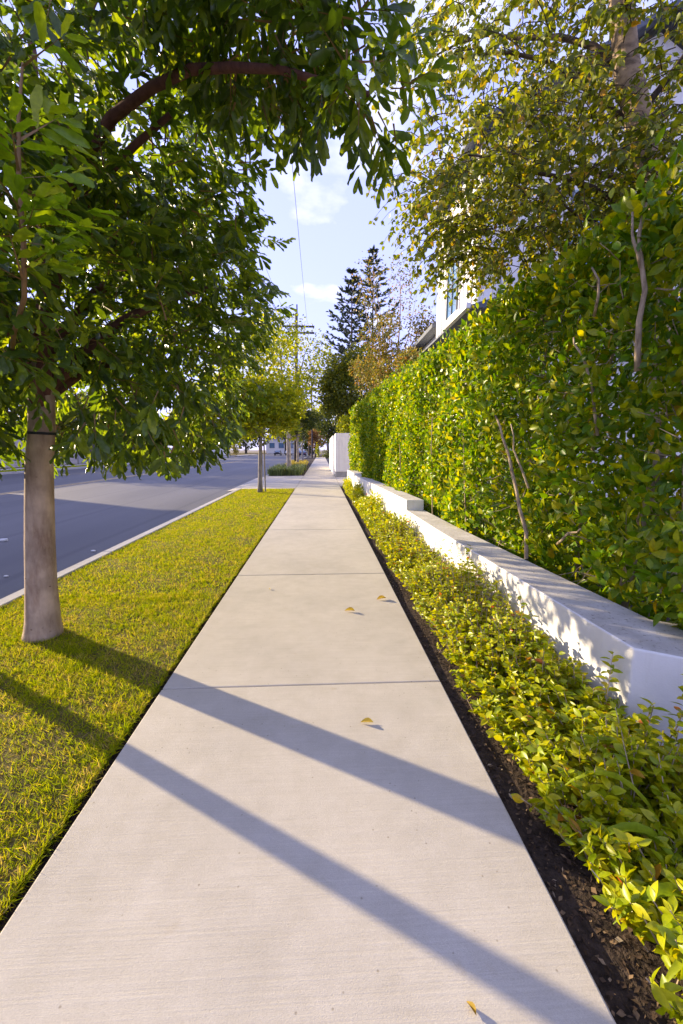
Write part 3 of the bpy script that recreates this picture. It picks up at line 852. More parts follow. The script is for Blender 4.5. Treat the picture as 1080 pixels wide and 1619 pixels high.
def blob_tree(name, label, base, trunk_h, r_trunk, blobs, leaf_size, mat, bark, group=None, lean=(0, 0), kind='diamond', limbs=6, stake=False, cat="tree"):
    t = thing(name, label, cat, base, group)
    x, y, z = base
    top = max(c[2] + r[2] * 0.5 for c, r, n in blobs)
    pts = [(x + lean[0] * k / 6, y + lean[1] * k / 6, z - 0.05 + (trunk_h + 0.05) * k / 6) for k in range(7)]
    MB().tube(pts, [r_trunk * (1.25 if k == 0 else 1 - 0.05 * k) for k in range(7)], 12, 0, 0.03).build("trunk", bark, t, smooth=True)
    lv_ = Leaves(kind)
    k = 0
    for c, r, n in blobs:
        tgt = np.array(c) + np.array((0, 0, r[2] * 0.35))
        if limbs:
            limb(t, curve_pts(pts[-1], tgt, rng.normal(0, 0.1, 3) * r[0], 6), r_trunk * 0.6, r_trunk * 0.12, bark, 6)
            for q in range(2):
                e = np.array(c) + rand_unit(1)[0] * np.array(r) * 0.75
                limb(t, curve_pts(pts[-1], e, rng.normal(0, 0.1, 3) * r[0], 5), r_trunk * 0.35, r_trunk * 0.06, bark, 5)
        # uneven clumps inside the clump
        ns = 9
        sub = np.array(c) + rand_unit(ns) * np.array(r) * rng.uniform(0.35, 0.8, (ns, 1))
        for q in range(ns):
            P, d = in_ellipsoid(n // ns, sub[q], np.array(r) * rng.uniform(0.32, 0.6), 0.2)
            m = len(P)
            dr = d + rng.normal(0, 0.7, (m, 3)) - np.array((0, 0, 0.25))
            lv_.add(P, dr, np.array((0, 0, 1.0)) + rng.normal(0, 0.8, (m, 3)), leaf_size * rng.uniform(0.7, 1.3, m), rng.uniform(0.9, 1.4, m))
    lv_.emit("crown", "leaf", mat, t, 0)
    if stake:
        MB().tube([(x + 0.16, y + 0.22, -0.05), (x + 0.16, y + 0.22, 2.05)], [0.025, 0.025], 8).build("stake", M['bark_grey'], t)
        MB().tube([(x + 0.05, y + 0.02, 1.90), (x + 0.05, y + 0.02, 1.95)], [r_trunk * 1.02, r_trunk * 1.02], 12).build("tie_strap", M['black'], t)
    return t


blob_tree("street_tree", "staked street tree with slim grey trunk at the lawn's far end", (-2.2, 14.55, 0), 2.0, 0.085,
          [((-2.2, 14.6, 3.4), (1.8, 1.7, 1.3), 3400), ((-1.25, 14.4, 2.75), (1.0, 1.0, 0.8), 1700), ((-3.5, 14.6, 3.3), (1.6, 1.4, 1.3), 2400), ((-2.5, 14.7, 4.9), (1.5, 1.4, 1.1), 1300), ((-2.1, 14.5, 2.45), (1.6, 1.5, 0.6), 2300), ((-3.9, 14.4, 2.5), (1.2, 1.2, 0.7), 1300)],
          0.145, M['leaf_mid'], M['bark_grey'], stake=True, lean=(0.08, 0))
blob_tree("street_tree", "tall airy street tree with thick pale trunk in the planted verge", (-2.25, 28.5, 0), 3.2, 0.17,
          [((-2.8, 28.5, 8.6), (2.5, 2.2, 1.9), 1900), ((-3.8, 28.6, 6.6), (2.2, 2.0, 1.8), 1600), ((-1.0, 28.4, 7.2), (2.2, 2.0, 2.0), 1800), ((-0.9, 28.4, 5.4), (1.8, 1.8, 1.5), 1300), ((-2.2, 28.5, 4.8), (2.2, 2.1, 1.5), 1700)],
          0.17, M['leaf_mid'], M['bark_grey'])
blob_tree("street_tree", "round dark green street tree behind the planted verge", (-2.1, 36.5, 0), 2.2, 0.13,
          [((-1.9, 36.5, 3.8), (1.5, 1.5, 1.4), 3000), ((-1.0, 36.5, 4.6), (1.1, 1.1, 1.2), 1500)], 0.17, M['leaf_dark'], M['bark_grey'])
blob_tree("street_tree", "small street tree far along the verge before the end", (-2.2, 48, 0), 2.2, 0.12,
          [((-2.2, 48, 4.0), (1.6, 1.6, 1.6), 2200)], 0.2, M['leaf_dark'], M['bark_grey'])

# --- birch overhanging the hedge on the right
bt = thing("birch_tree", "golden green birch hanging over the tall hedge", "tree", (3.3, 4.25, -0.05))
bp = [(3.55, 4.2, -0.1), (3.5, 4.2, 1.5), (3.42, 4.2, 2.8), (3.3, 4.2, 3.8), (3.05, 4.2, 4.5), (2.85, 4.2, 5.0), (2.75, 4.25, 5.7), (2.6, 4.4, 6.8), (2.5, 4.5, 8.0)]
MB().tube(bp, [0.16, 0.14, 0.13, 0.12, 0.115, 0.105, 0.09, 0.06, 0.03], 14, 0, 0.03).build("trunk", M['bark_birch'], bt, smooth=True)
BL_ = [((3.42, 4.2, 2.9), (3.95, 4.4, 5.6), (0.1, 0, 0)), ((3.3, 4.2, 3.7), (1.4, 4.3, 4.3), (0, 0, 0.12)), ((3.1, 4.2, 4.4), (1.25, 4.6, 5.3), (0, 0, 0.3)),
       ((2.9, 4.2, 4.9), (1.3, 5.4, 6.0), (0, 0, 0.3)), ((3.2, 4.2, 4.0), (2.4, 6.0, 4.6), (0, 0, 0.3)), ((2.8, 4.2, 5.3), (2.3, 3.4, 6.3), (0, 0, 0.2)),
       ((3.4, 4.2, 3.2), (2.2, 4.0, 3.75), (0, 0, 0.06)), ((3.0, 4.2, 4.6), (4.4, 4.0, 5.6), (0, 0, 0.3)), ((2.8, 4.2, 5.5), (1.9, 5.0, 7.0), (0, 0, 0.2))]
for a, b, bend in BL_:
    limb(bt, curve_pts(a, b, bend, 7, 0.02), 0.035, 0.008, M['bark_dark'], 6)
bl = Leaves('heart'); btw = []
twv = MB()
BC = [((2.2, 4.5, 5.1), (1.35, 1.2, 1.5), 200), ((1.7, 4.7, 4.4), (0.7, 0.9, 0.8), 150), ((3.0, 4.4, 4.6), (1.1, 1.0, 1.1), 165), ((2.2, 4.2, 3.85), (0.95, 0.8, 0.55), 165), ((1.9, 4.6, 6.2), (1.0, 1.0, 0.9), 110), ((3.6, 4.2, 4.2), (0.9, 0.9, 0.9), 150), ((3.3, 4.0, 5.4), (1.0, 1.0, 0.8), 120), ((1.95, 4.6, 3.75), (0.5, 0.6, 0.42), 70)]
for c, r, n in BC:
    S0, d = in_ellipsoid(n, c, r, 0.1)
    for i in range(n):
        p = S0[i]
        dirn = unit(np.array((d[i][0] * 0.8 - 0.15, d[i][1] * 0.6, 0.35)) + rng.normal(0, 0.3, 3))
        ln = rng.uniform(0.45, 0.85); pts = [p]
        for k in range(5):
            dirn = unit(dirn + np.array((0, 0, -0.33)) + rng.normal(0, 0.08, 3)); pts.append(pts[-1] + dirn * ln / 5)
        if pts[-1][2] < 2.95: continue
        twv.tube(pts, [0.005, 0.0045, 0.004, 0.003, 0.002, 0.0015], 3)
        pts = np.array(pts)
        m = int(22 * ln / 0.65)
        t = rng.uniform(0.5, 4.999, m); ii = t.astype(int); q = pts[ii] + (pts[ii + 1] - pts[ii]) * (t - ii)[:, None]
        side = rng.normal(0, 1, (m, 3)); side[:, 2] = -abs(side[:, 2]) * 0.8 - 0.3
        bl.add(q + unit(side) * 0.015, side, rng.normal(0, 1, (m, 3)) + np.array((0, -0.4, 0.4)), rng.uniform(0.045, 0.072, m), rng.uniform(0.85, 1.1, m))
twv.build("twigs", M['bark_dark'], bt, kind='stuff')
bl.emit("foliage", "leaf", M['leaf_birch'], bt, 300)

# --- trees beyond the hedge
blob_tree("birch_tree", "thin browning birch standing beyond the hedge by the house", (3.4, 20.5, -0.05), 3.5, 0.10,
          [((2.3, 20.0, 9.0), (0.9, 1.1, 1.7), 420), ((3.8, 20.5, 8.8), (1.2, 1.1, 1.7), 520), ((2.9, 20.0, 6.8), (1.3, 1.2, 1.3), 1700), ((4.5, 19.4, 6.5), (1.1, 0.8, 1.1), 1700), ((2.4, 20.2, 5.2), (1.2, 1.1, 1.2), 2000), ((3.8, 19.4, 5.2), (1.2, 0.9, 1.0), 1900), ((3.0, 17.6, 4.5), (0.8, 0.8, 0.9), 1300), ((3.2, 15.2, 4.6), (0.45, 0.9, 0.7), 900)],
          0.11, M['leaf_birch_dry'], M['bark_birch'], kind='diamond')
blob_tree("evergreen_tree", "dense dark green tree behind the white gate wall", (2.1, 27.5, -0.05), 2.4, 0.16,
          [((2.0, 27.5, 4.8), (1.8, 1.6, 2.1), 3600), ((1.3, 27.3, 6.6), (1.3, 1.2, 1.5), 2300), ((2.7, 27.5, 6.8), (1.4, 1.3, 1.6), 2300), ((3.2, 27.5, 4.4), (1.4, 1.3, 1.6), 1800), ((0.7, 27.2, 5.0), (1.0, 1.0, 1.4), 1500)],
          0.17, M['leaf_olive'], M['bark_dark'])
blob_tree("garden_shrub", "bright yellow green shrub above the white gate wall", (1.75, 25.2, -0.05), 1.6, 0.06,
          [((1.55, 25.0, 2.95), (0.75, 0.7, 0.65), 1700), ((2.2, 25.0, 2.8), (0.6, 0.6, 0.6), 1000)], 0.11, M['leaf_mid'], M['bark_dark'], cat="shrub")


def norfolk(label, base, H, Rb):
    t = thing("norfolk_pine", label, "pine tree", base, "norfolk pines")
    x, y, z = base
    MB().tube([(x, y, z + H * k / 8) for k in range(9)], [0.32 * (1 - k / 8.6) for k in range(9)], 8).build("trunk", M['bark_dark'], t, smooth=True)
    lv_ = Leaves('diamond'); br = MB()
    nz = 15
    for k in range(nz):
        f = k / (nz - 1)
        zz_ = z + H * (0.30 + 0.69 * f)
        rr = Rb * (1 - f) ** 0.85 + 0.25
        nb = 6
        for b in range(nb):
            a = 2 * math.pi * (b + rng.uniform(-0.2, 0.2)) / nb + k * 0.6
            L = rr * rng.uniform(0.8, 1.1)
            pts = [np.array((x + math.cos(a) * L * s, y + math.sin(a) * L * s, zz_ + L * (0.36 * s * s - 0.02))) for s in np.linspace(0, 1, 5)]
            br.tube(pts, [0.05, 0.04, 0.03, 0.025, 0.015], 4)
            m = int(14 + 24 * L / Rb)
            s = rng.uniform(0.15, 1.0, m)
            q = np.stack([x + math.cos(a) * L * s, y + math.sin(a) * L * s, zz_ + L * (0.36 * s * s - 0.02)], 1)
            side = np.array((-math.sin(a), math.cos(a), 0)) * rng.choice([-1, 1], m)[:, None]
            dr = side * rng.uniform(0.3, 1, (m, 1)) + np.array((math.cos(a), math.sin(a), 0.0)) * 0.6 + np.array((0, 0, 0.35)) + rng.normal(0, 0.2, (m, 3))
            lv_.add(q, dr, np.array((0, 0, 1.0)) + rng.normal(0, 0.6, (m, 3)), rng.uniform(0.5, 0.9, m), 0.75)
    br.build("branches", M['bark_dark'], t, kind='stuff')
    lv_.emit("needles", "needle", M['leaf_pine'], t, 0)


norfolk("left one of two tall tiered pines on the skyline", (4.4, 60, -0.05), 25.9, 6.8)
norfolk("right, taller one of two tiered pines on the skyline", (7.6, 62, -0.05), 29.5, 7.0)

# --- trees at the end of the street and across it
FAR = [("dark round tree closing the end of the sidewalk", (1.5, 92, -0.1), 4, 0.3, [((1.2, 92, 7), (4.5, 4, 4.5), 2600), ((4.5, 92, 9.5), (4, 4, 4.5), 2200)], 0.5, 'leaf_dark'),
       ("rusty leaved tree near the end of the sidewalk", (-1.2, 84, -0.1), 2.5, 0.2, [((-1.0, 84, 4.2), (2.2, 2, 2.3), 1100)], 0.4, 'leaf_rust'),
       ("pale green tree at the street's vanishing end", (-3.5, 118, -0.1), 4, 0.3, [((-2.0, 118, 8), (5, 4, 5), 2200), ((1.0, 118, 12), (4, 4, 4.5), 1500)], 0.6, 'leaf_mid'),
       ("low green tree behind the parked cars", (-13, 150, -0.1), 5, 0.4, [((-13, 150, 8.5), (6, 5, 4), 1900)], 0.8, 'leaf_dark'),
       ("wide dark tree above the low white wall", (-29.5, 88, -0.1), 3, 0.4, [((-29, 88, 6.5), (4, 5, 3.5), 2600), ((-28, 97, 6), (3.5, 5, 3), 2000)], 0.5, 'leaf_dark'),
       ("broad tree shading the street behind the dark fence", (-29.5, 53, -0.1), 3, 0.4, [((-29.5, 52, 6.6), (3.5, 6, 4.2), 4200), ((-29.5, 59, 6.5), (3.5, 5, 4), 3200)], 0.42, 'leaf_dark'),
       ("tall full tree across the street beside the dark fence", (-29.5, 41, -0.1), 3, 0.4, [((-29.5, 40.5, 6.0), (3.5, 5.5, 4.2), 4200), ((-29.5, 45.5, 6.2), (3.2, 4.5, 4.2), 3200)], 0.42, 'leaf_dark'),
       ("tree standing over the block wall next to the tan house", (-28.5, 33.0, -0.1), 3, 0.3, [((-28.5, 34.2, 5.6), (2.8, 3.3, 3.9), 4200)], 0.36, 'leaf_dark'),
       ("tree crown filling the view behind the low white wall", (-33, 72, -0.1), 3, 0.4, [((-33, 72, 6), (4, 8, 5), 3000)], 0.55, 'leaf_dark'),
       ("dark tree far behind the white wall", (-38, 108, -0.1), 3, 0.4, [((-36, 108, 5.5), (5, 9, 5.5), 2400)], 0.7, 'leaf_dark'),
       ("big tree left of the pale far house", (-30, 165, -0.1), 4, 0.5, [((-30, 165, 6.5), (9, 8, 6), 2400), ((-46, 168, 7), (10, 8, 7), 2400)], 0.9, 'leaf_dark'),
       ("broad tree right of the pale far house", (-5, 175, -0.1), 4, 0.5, [((-4, 175, 8), (7, 6, 7), 2200)], 0.9, 'leaf_dark'),
       ("leafy mass beyond the hedge's far end", (9, 45, -0.1), 3, 0.4, [((8.5, 45, 5), (3.5, 3.5, 4), 2600)], 0.4, 'leaf_dark'),
       ("spreading tree far across the street near its end", (-27, 120, -0.1), 3, 0.4, [((-27, 120, 6), (5, 7, 4), 2200)], 0.6, 'leaf_mid')]
for lab, base, th_, rt, blobs, ls, mt in FAR:
    blob_tree("background_tree", lab, base, th_, rt, blobs, ls, M[mt], M['bark_dark'], "trees in the background", limbs=2)
blob_tree("yellow_shrub", "small yellow shrub across the street beyond the lamp post", (-20.0 + 0.2, 96, -0.1), 0.5, 0.06, [((-19.8, 96, 1.4), (1.0, 1.0, 1.2), 500)], 0.25, M['leaf_gold'], M['bark_dark'], cat="shrub")
blob_tree("columnar_shrub", "narrow bright green column shrub at the sidewalk's end", (-0.6, 79, -0.1), 0.5, 0.06, [((-0.6, 79, 1.3), (0.45, 0.45, 1.5), 500)], 0.2, M['leaf_mid'], M['bark_dark'], cat="shrub")
blob_tree("low_shrub", "low dark shrub across the sidewalk's end", (0.9, 80, -0.1), 0.3, 0.06, [((1.0, 80, 0.7), (1.0, 0.8, 0.9), 500)], 0.2, M['leaf_dark'], M['bark_dark'], cat="shrub")

# ------------------------------------------------------------------ tall clipped hedge
hd = thing("tall_hedge", "tall clipped green hedge above the white wall", "hedge", (2.4, 8, 0))


def hedge_front(y):
    return 2.15 - 0.058 * y


def lump(y, z):
    return 0.10 * np.sin(y * 1.9 + 0.7 * np.sin(z * 2.1)) * np.sin(z * 1.7 + 0.5) + 0.06 * np.sin(y * 4.3 + z * 2.2) + 0.04 * np.sin(y * 7.7 - z * 5.3)


HY0, HY1, HT = 1.4, 16.7, 3.02
hl = Leaves('oval'); hf = Leaves('diamond')


def hedge_leaves(P, outw):
    n = len(P)
    dr = outw * 0.35 + np.array((0, 0, 0.40)) + rng.normal(0, 0.6, (n, 3))
    nr = outw * 0.8 + np.array((-0.1, 0.25, 0.3)) + rng.normal(0, 0.55, (n, 3))
    near = P[:, 1] < 6.2
    sz = rng.uniform(0.065, 0.112, n)
    hl.add(P[near], dr[near], nr[near], sz[near], rng.uniform(0.85, 1.2, near.sum()))
    f = ~near
    hf.add(P[f], dr[f], nr[f], sz[f] * 0.74, rng.uniform(1.1, 1.6, f.sum()))


def clumpy(n, y0, y1, z0, z1, nc):
    """leaf spots gathered round shoot tips"""
    cy = rng.uniform(y0, y1, nc); cz = rng.uniform(z0, z1, nc); cd = rng.exponential(0.09, nc)
    k = rng.integers(0, nc, n)
    return cy[k] + rng.normal(0, 0.06, n), cz[k] + rng.normal(0, 0.06, n), cd[k] + rng.normal(0, 0.035, n)


# front face
y, z, d = clumpy(66000, HY0, HY1, 0.15, HT, 8200)
x = hedge_front(y) + lump(y, z) - 0.02 + np.abs(d) + np.where(z < 0.6, 0.10, 0)
kp = (y > 6.2) | (rng.random(len(y)) < 0.50)
hedge_leaves(np.stack([x, y, z], 1)[kp], np.array((-1.0, -0.25, 0.1)))
n = 62000                                    # deeper layer that closes the view
y = rng.uniform(HY0, HY1, n); z = rng.uniform(0.1, HT, n)
x = hedge_front(y) + 0.30 + rng.uniform(0, 0.75, n)
hedge_leaves(np.stack([x, y, z], 1), np.array((-0.8, -0.3, 0.3)))
n = 16000                                    # top
y = rng.uniform(HY0, HY1, n); x = hedge_front(y) + rng.uniform(0.0, 0.9, n)
z = HT + 0.05 * np.sin(y * 3.1) + 0.05 * np.sin(x * 6 + y) - np.abs(rng.normal(0, 0.08, n)) + 0.08 * (rng.random(n) ** 6) * 3
hedge_leaves(np.stack([x, y, z], 1), np.array((-0.2, -0.2, 1.0)))
n = 4000                                     # both ends
for ye in (HY0, HY1):
    x = hedge_front(ye) + rng.uniform(0, 0.9, n // 2); z = rng.uniform(0.1, HT, n // 2); y = ye + rng.normal(0, 0.07, n // 2)
    hedge_leaves(np.stack([x, y, z], 1), np.array((-0.2, -1.0 if ye < 5 else 1.0, 0.2)))
hl.emit("foliage", "leaf", M['leaf_hedge'], hd, 300)
hf.emit("foliage", "leaf", M['leaf_hedge'], hd, 0)
# short second hedge behind the first at its far end
h_b = thing("clipped_hedge", "narrow clipped hedge end beside the white gate wall", "hedge", (1.9, 17.2, 0))
hb = Leaves('diamond')
n = 5000
P = np.stack([rng.uniform(1.25, 2.2, n), rng.uniform(16.9, 17.7, n), rng.uniform(0.0, 2.75, n)], 1)
hb.add(P, rng.normal(0, 0.6, (n, 3)) + np.array((-0.4, -0.1, 0.4)), rng.normal(0, 0.6, (n, 3)) + np.array((-0.6, -0.2, 0.5)), rng.uniform(0.06, 0.1, n), 1.3)
hb.emit("foliage", "leaf", M['leaf_hedge'], h_b, 0)
# stems and bare branches in the hedge
STEMS = [[(2.22, 2.70, 0.0), (2.2, 2.66, 0.4), (2.22, 2.62, 0.9), (2.3, 2.6, 1.5)], [(2.17, 2.62, 2.0), (2.13, 2.6, 2.3), (2.12, 2.62, 2.65), (2.14, 2.66, 3.0)],
         [(2.12, 2.62, 2.62), (2.07, 2.64, 2.78), (2.06, 2.66, 2.95)], [(2.16, 2.93, 1.6), (2.12, 2.98, 1.95), (2.10, 3.1, 2.2), (2.07, 3.18, 2.35)],
         [(2.02, 3.55, 0.5), (1.99, 3.68, 0.95), (1.97, 3.85, 1.3), (1.95, 4.05, 1.62), (1.93, 4.2, 1.85)], [(2.03, 3.62, 1.15), (2.0, 3.9, 1.5), (1.98, 3.95, 1.75)],
         [(1.98, 4.9, 0.1), (1.94, 5.0, 0.9), (1.92, 5.1, 1.7)], [(1.9, 6.2, 0.1), (1.86, 6.25, 1.0), (1.84, 6.3, 2.0)], [(2.25, 2.1, 0.0), (2.2, 2.15, 0.9), (2.16, 2.2, 1.8)],
         [(1.85, 8.1, 0.3), (1.72, 8.1, 1.1), (1.68, 8.05, 1.6)], [(2.15, 3.3, 0.7), (2.08, 3.05, 0.85), (2.04, 2.85, 0.92)], [(2.1, 3.0, 2.45), (2.05, 2.9, 2.55), (2.02, 2.95, 2.75)],
         [(2.3, 4.3, 0.0), (2.3, 4.4, 1.0), (2.35, 4.3, 2.6)], [(2.2, 5.6, 0.0), (2.2, 5.6, 1.2), (2.2, 5.7, 2.7)], [(2.3, 3.4, 0.0), (2.3, 3.4, 1.3), (2.4, 3.3, 2.7)]]
for k, s in enumerate(STEMS):
    r0 = 0.05 if k == 0 else (0.020 if k in (1, 4) or k > 11 else 0.012)
    s2 = []
    for a, b in zip(s[:-1], s[1:]):
        a_, b_ = np.array(a), np.array(b)
        s2 += [a_, (a_ + b_) / 2 + rng.normal(0, 0.012, 3)]
    s2.append(np.array(s[-1]))
    s2 = [q - np.array((0.13 if k > 0 else 0.06, 0, 0)) for q in s2] if k < 12 else s2
    limb(hd, [tuple(q) for q in s2], r0, r0 * 0.5, M['stem'], 8, "stem", 0.06)
tw_h = MB()
for i in range(520):
    y0 = rng.uniform(1.9, 7.5); z0 = rng.uniform(0.4, 2.85)
    p = np.array((hedge_front(y0) + rng.uniform(0.1, 0.3), y0, z0)); dd = unit(np.array((-0.6, rng.normal(0, 0.7), rng.normal(0.3, 0.6)))); L = rng.uniform(0.12, 0.32)
    q = p + dd * L * 0.5 + rng.normal(0, 0.02, 3)
    tw_h.tube([p, q, q + unit(dd + rng.normal(0, 0.5, 3)) * L * 0.5], [0.005, 0.004, 0.002], 4)
tw_h.build("twigs", M['stem'], hd, kind='stuff')

# ------------------------------------------------------------------ low jasmine along the wall
gc = thing("jasmine_border", "low bright green jasmine border along the white wall", "ground cover", (1.1, 5, 0))


def wall_front(y):
    return np.where(y < 4.94, 1.582 + (1.456 - 1.582) * (y - 1.857) / 3.083, np.where(y < 6.62, 1.456 - 0.0256 * (y - 4.94), 1.413 - 0.0491 * (y - 6.62)))


jl = Leaves('oval'); jf = Leaves('diamond'); jst = MB()
N0 = 4300
ys = 0.55 + (15.6 - 0.55) * rng.random(N0) ** 1.45
for yv in ys:
    wf = float(wall_front(np.array(min(max(yv, 0.9), 15.4)))) - 0.02
    if yv < 1.85: wf = 1.58 + (1.857 - yv) * 1.62
    lo = 0.90
    if wf - lo < 0.04: lo = wf - 0.06
    wf = min(wf, 1.62 if yv > 1.4 else 1.75)
    tpos = rng.random()
    xv = lo + (wf - lo) * tpos
    hmax = (0.17 + 0.27 * min(1, tpos * 1.7)) * (0.8 + 0.25 * math.sin(yv * 2.3) + 0.15 * math.sin(yv * 5.1 + xv * 6))
    if yv > 7: hmax *= 1.25
    if yv < 1.35 and xv > 1.12: hmax *= 0.5
    hh = hmax * rng.uniform(0.55, 1.0)
    if rng.random() < 0.035 and tpos > 0.5 and yv < 6: hh *= 1.45
    tip = np.array((xv + rng.normal(0, 0.04) - 0.03, yv + rng.normal(0, 0.04), max(0.06, hh)))
    foot = np.array((lo + (wf - lo) * min(1, tpos * 0.8 + 0.1), yv + rng.normal(0, 0.03), -0.03))
    mid = (tip + foot) / 2 + rng.normal(0, 0.02, 3)
    if yv < 8: jst.tube([foot, mid, tip], [0.0035, 0.003, 0.002], 3)
    m = int(rng.integers(11, 19) * (1.5 if yv < 2.6 else 1)) if yv < 8 else 8
    t = rng.uniform(0.25, 1.0, m)[:, None]
    q = foot * (1 - t) ** 2 + 2 * mid * t * (1 - t) + tip * t ** 2
    a = rng.uniform(0, 2 * math.pi, m)
    dr = np.stack([np.cos(a), np.sin(a), rng.uniform(0.0, 0.75, m)], 1)
    nr = np.array((-0.75, 0.35, 0.75)) + rng.normal(0, 0.5, (m, 3))
    s = rng.uniform(0.032, 0.056, m) * (1.1 if yv < 2.2 else 1.0)
    (jl if yv < 6.5 else jf).add(q, dr, nr, s * (1 if yv < 6.5 else 1.15), rng.uniform(0.85, 1.2, m) if yv < 6.5 else 1.4)
for (bx_, by_, hh, nl) in [(1.50, 1.9, 0.44, 22), (1.60, 1.66, 0.50, 26), (1.68, 1.58, 0.52, 26), (1.42, 2.75, 0.44, 14), (1.38, 3.6, 0.46, 14), (1.36, 4.4, 0.46, 12), (1.52, 1.35, 0.42, 22), (1.44, 1.5, 0.40, 22), (1.74, 1.5, 0.50, 22)]:
    foot = np.array((bx_ - 0.03, by_, -0.03)); tip = np.array((bx_ + rng.normal(0, 0.03), by_ + rng.normal(0, 0.04), hh)); mid = (foot + tip) / 2 + rng.normal(0, 0.03, 3)
    jst.tube([foot, mid, tip], [0.004, 0.0035, 0.002], 4)
    t = np.linspace(0.45, 1.0, nl)[:, None]
    q = foot * (1 - t) ** 2 + 2 * mid * t * (1 - t) + tip * t ** 2
    a = np.arange(nl) * 2.4 + rng.uniform(0, 6)
    jl.add(q, np.stack([np.cos(a), np.sin(a), rng.uniform(0.0, 0.5, nl)], 1), np.array((-0.3, 0.1, 1.0)) + rng.normal(0, 0.25, (nl, 3)), rng.uniform(0.050, 0.070, nl), 0.95)
jl.emit("foliage", "leaf", M['leaf_cover'], gc, 300)
jf.emit("foliage", "leaf", M['leaf_cover'], gc, 0)
jst.build("stems", M['stem'], gc, kind='stuff')

# strap-leaved plant in the near right corner
sp = thing("strap_leaf_plant", "strap leaved plant with broad arching blades in the bottom corner", "plant", (1.27, 1.05, -0.03))


def strap(parent, base, direction, L, w, lift, mat, name="blade", segs=8):
    d = Vector(direction); d.z = 0; d.normalize(); s = d.cross(Vector((0, 0, 1)))
    V = []; F = []
    for i in range(segs + 1):
        t = i / segs
        p = Vector(base) + d * L * (t * 0.95) + Vector((0, 0, lift * (4 * t * (1 - t) * 0.6 + 0.35 * t)))
        ww_ = w * (1 - t ** 2.2) * 0.5 + 0.001
        V += [p - s * ww_ + Vector((0, 0, ww_ * 0.5)), p, p + s * ww_ + Vector((0, 0, ww_ * 0.5))]
    for i in range(segs):
        a = i * 3
        F += [(a, a + 1, a + 4, a + 3), (a + 1, a + 2, a + 5, a + 4)]
    me = mesh_from(name, V, F)
    me.polygons.foreach_set('use_smooth', [True] * len(me.polygons))
    return link(name, me, mat, parent)


for (b, dr, L, w, lf) in [((1.42, 1.20, 0.0), (-1, 0.12, 0), 0.44, 0.040, 0.26), ((1.38, 1.06, 0.0), (-1, -0.05, 0), 0.42, 0.040, 0.22), ((1.36, 0.98, 0.0), (-0.9, -0.25, 0), 0.40, 0.036, 0.20),
                          ((1.45, 1.30, 0.0), (-0.9, 0.45, 0), 0.46, 0.036, 0.32), ((1.5, 1.2, 0.0), (0.3, 0.9, 0), 0.4, 0.04, 0.35), ((1.36, 1.1, 0.0), (-0.6, 0.8, 0), 0.30, 0.026, 0.22),
                          ((1.46, 1.05, 0.0), (0.7, 0.4, 0), 0.4, 0.04, 0.3), ((1.30, 0.96, 0.0), (-0.5, -0.9, 0), 0.30, 0.028, 0.16), ((1.44, 1.26, 0.0), (-1, 0.3, 0), 0.36, 0.022, 0.18), ((1.34, 1.0, 0.0), (-1, -0.5, 0), 0.30, 0.022, 0.12)]:
    strap(sp, (b[0] - 0.14, b[1] - 0.06, b[2]), dr, L * 0.92, w * 1.25, lf, M['leaf_strap_near'])

# ------------------------------------------------------------------ grass
gr = Leaves('blade')


def add_grass(n, y0, y1, h0, h1, w, x0=-3.09, x1=XL - 0.05, power=1.0):
    y = y0 + (y1 - y0) * rng.random(n) ** power
    x = rng.uniform(x0, x1, n)
    dens = 0.5 + 0.5 * np.sin(x * 9.1 + 2 * np.sin(y * 7.3)) * np.sin(y * 11.3 + x * 4.0)
    dens2 = 0.5 + 0.5 * np.sin(x * 31 + 3 * np.sin(y * 17)) * np.sin(y * 37 + 2 * np.sin(x * 23))
    keep = rng.random(n) < 0.22 + 0.45 * dens + 0.55 * dens2 ** 2
    x, y = x[keep], y[keep]; m = len(x)
    nd = rng.normal(0, 0.75, (m, 3)); nd[:, 2] = np.abs(rng.normal(0.75, 0.35, m))
    gr.add(np.stack([x, y, np.full(m, -0.014)], 1), nd, rng.normal(0, 1, (m, 3)), rng.uniform(h0, h1, m), w / ((h0 + h1) / 2))


add_grass(150000, 0.7, 4.2, 0.022, 0.050, 0.0042)
add_grass(80000, 4.0, 8.5, 0.026, 0.052, 0.0065)
add_grass(60000, 8.4, 15.85, 0.03, 0.055, 0.011)
add_grass(9000, -1.0, 0.8, 0.025, 0.05, 0.006)
# ragged fringe over the trench
n = 9000
y = 0.7 + 15.1 * rng.random(n) ** 1.6
gr.add(np.stack([XL - 0.055 + rng.normal(0, 0.008, n), y, np.full(n, -0.02)], 1), rng.normal(0, 0.5, (n, 3)) + np.array((0.25, 0, 0.5)), rng.normal(0, 1, (n, 3)), rng.uniform(0.02, 0.05, n), 0.12)
tag(gr.emit("grass", "blade", M['grass'], None, 0), "short yellow green turf blades of the near lawn strip", "grass", None, 'stuff')
g2 = Leaves('blade')
n = 14000
g2.add(np.stack([rng.uniform(-22.85, -21.1, n), rng.uniform(10, 44, n), np.full(n, 0.0)], 1), rng.normal(0, 0.4, (n, 3)) + np.array((0, 0, 0.8)), rng.normal(0, 1, (n, 3)), rng.uniform(0.06, 0.1, n), 0.5)
tag(g2.emit("far_grass", "blade", M['grass'], None, 0), "green grass of the verge across the street", "grass", None, 'stuff')

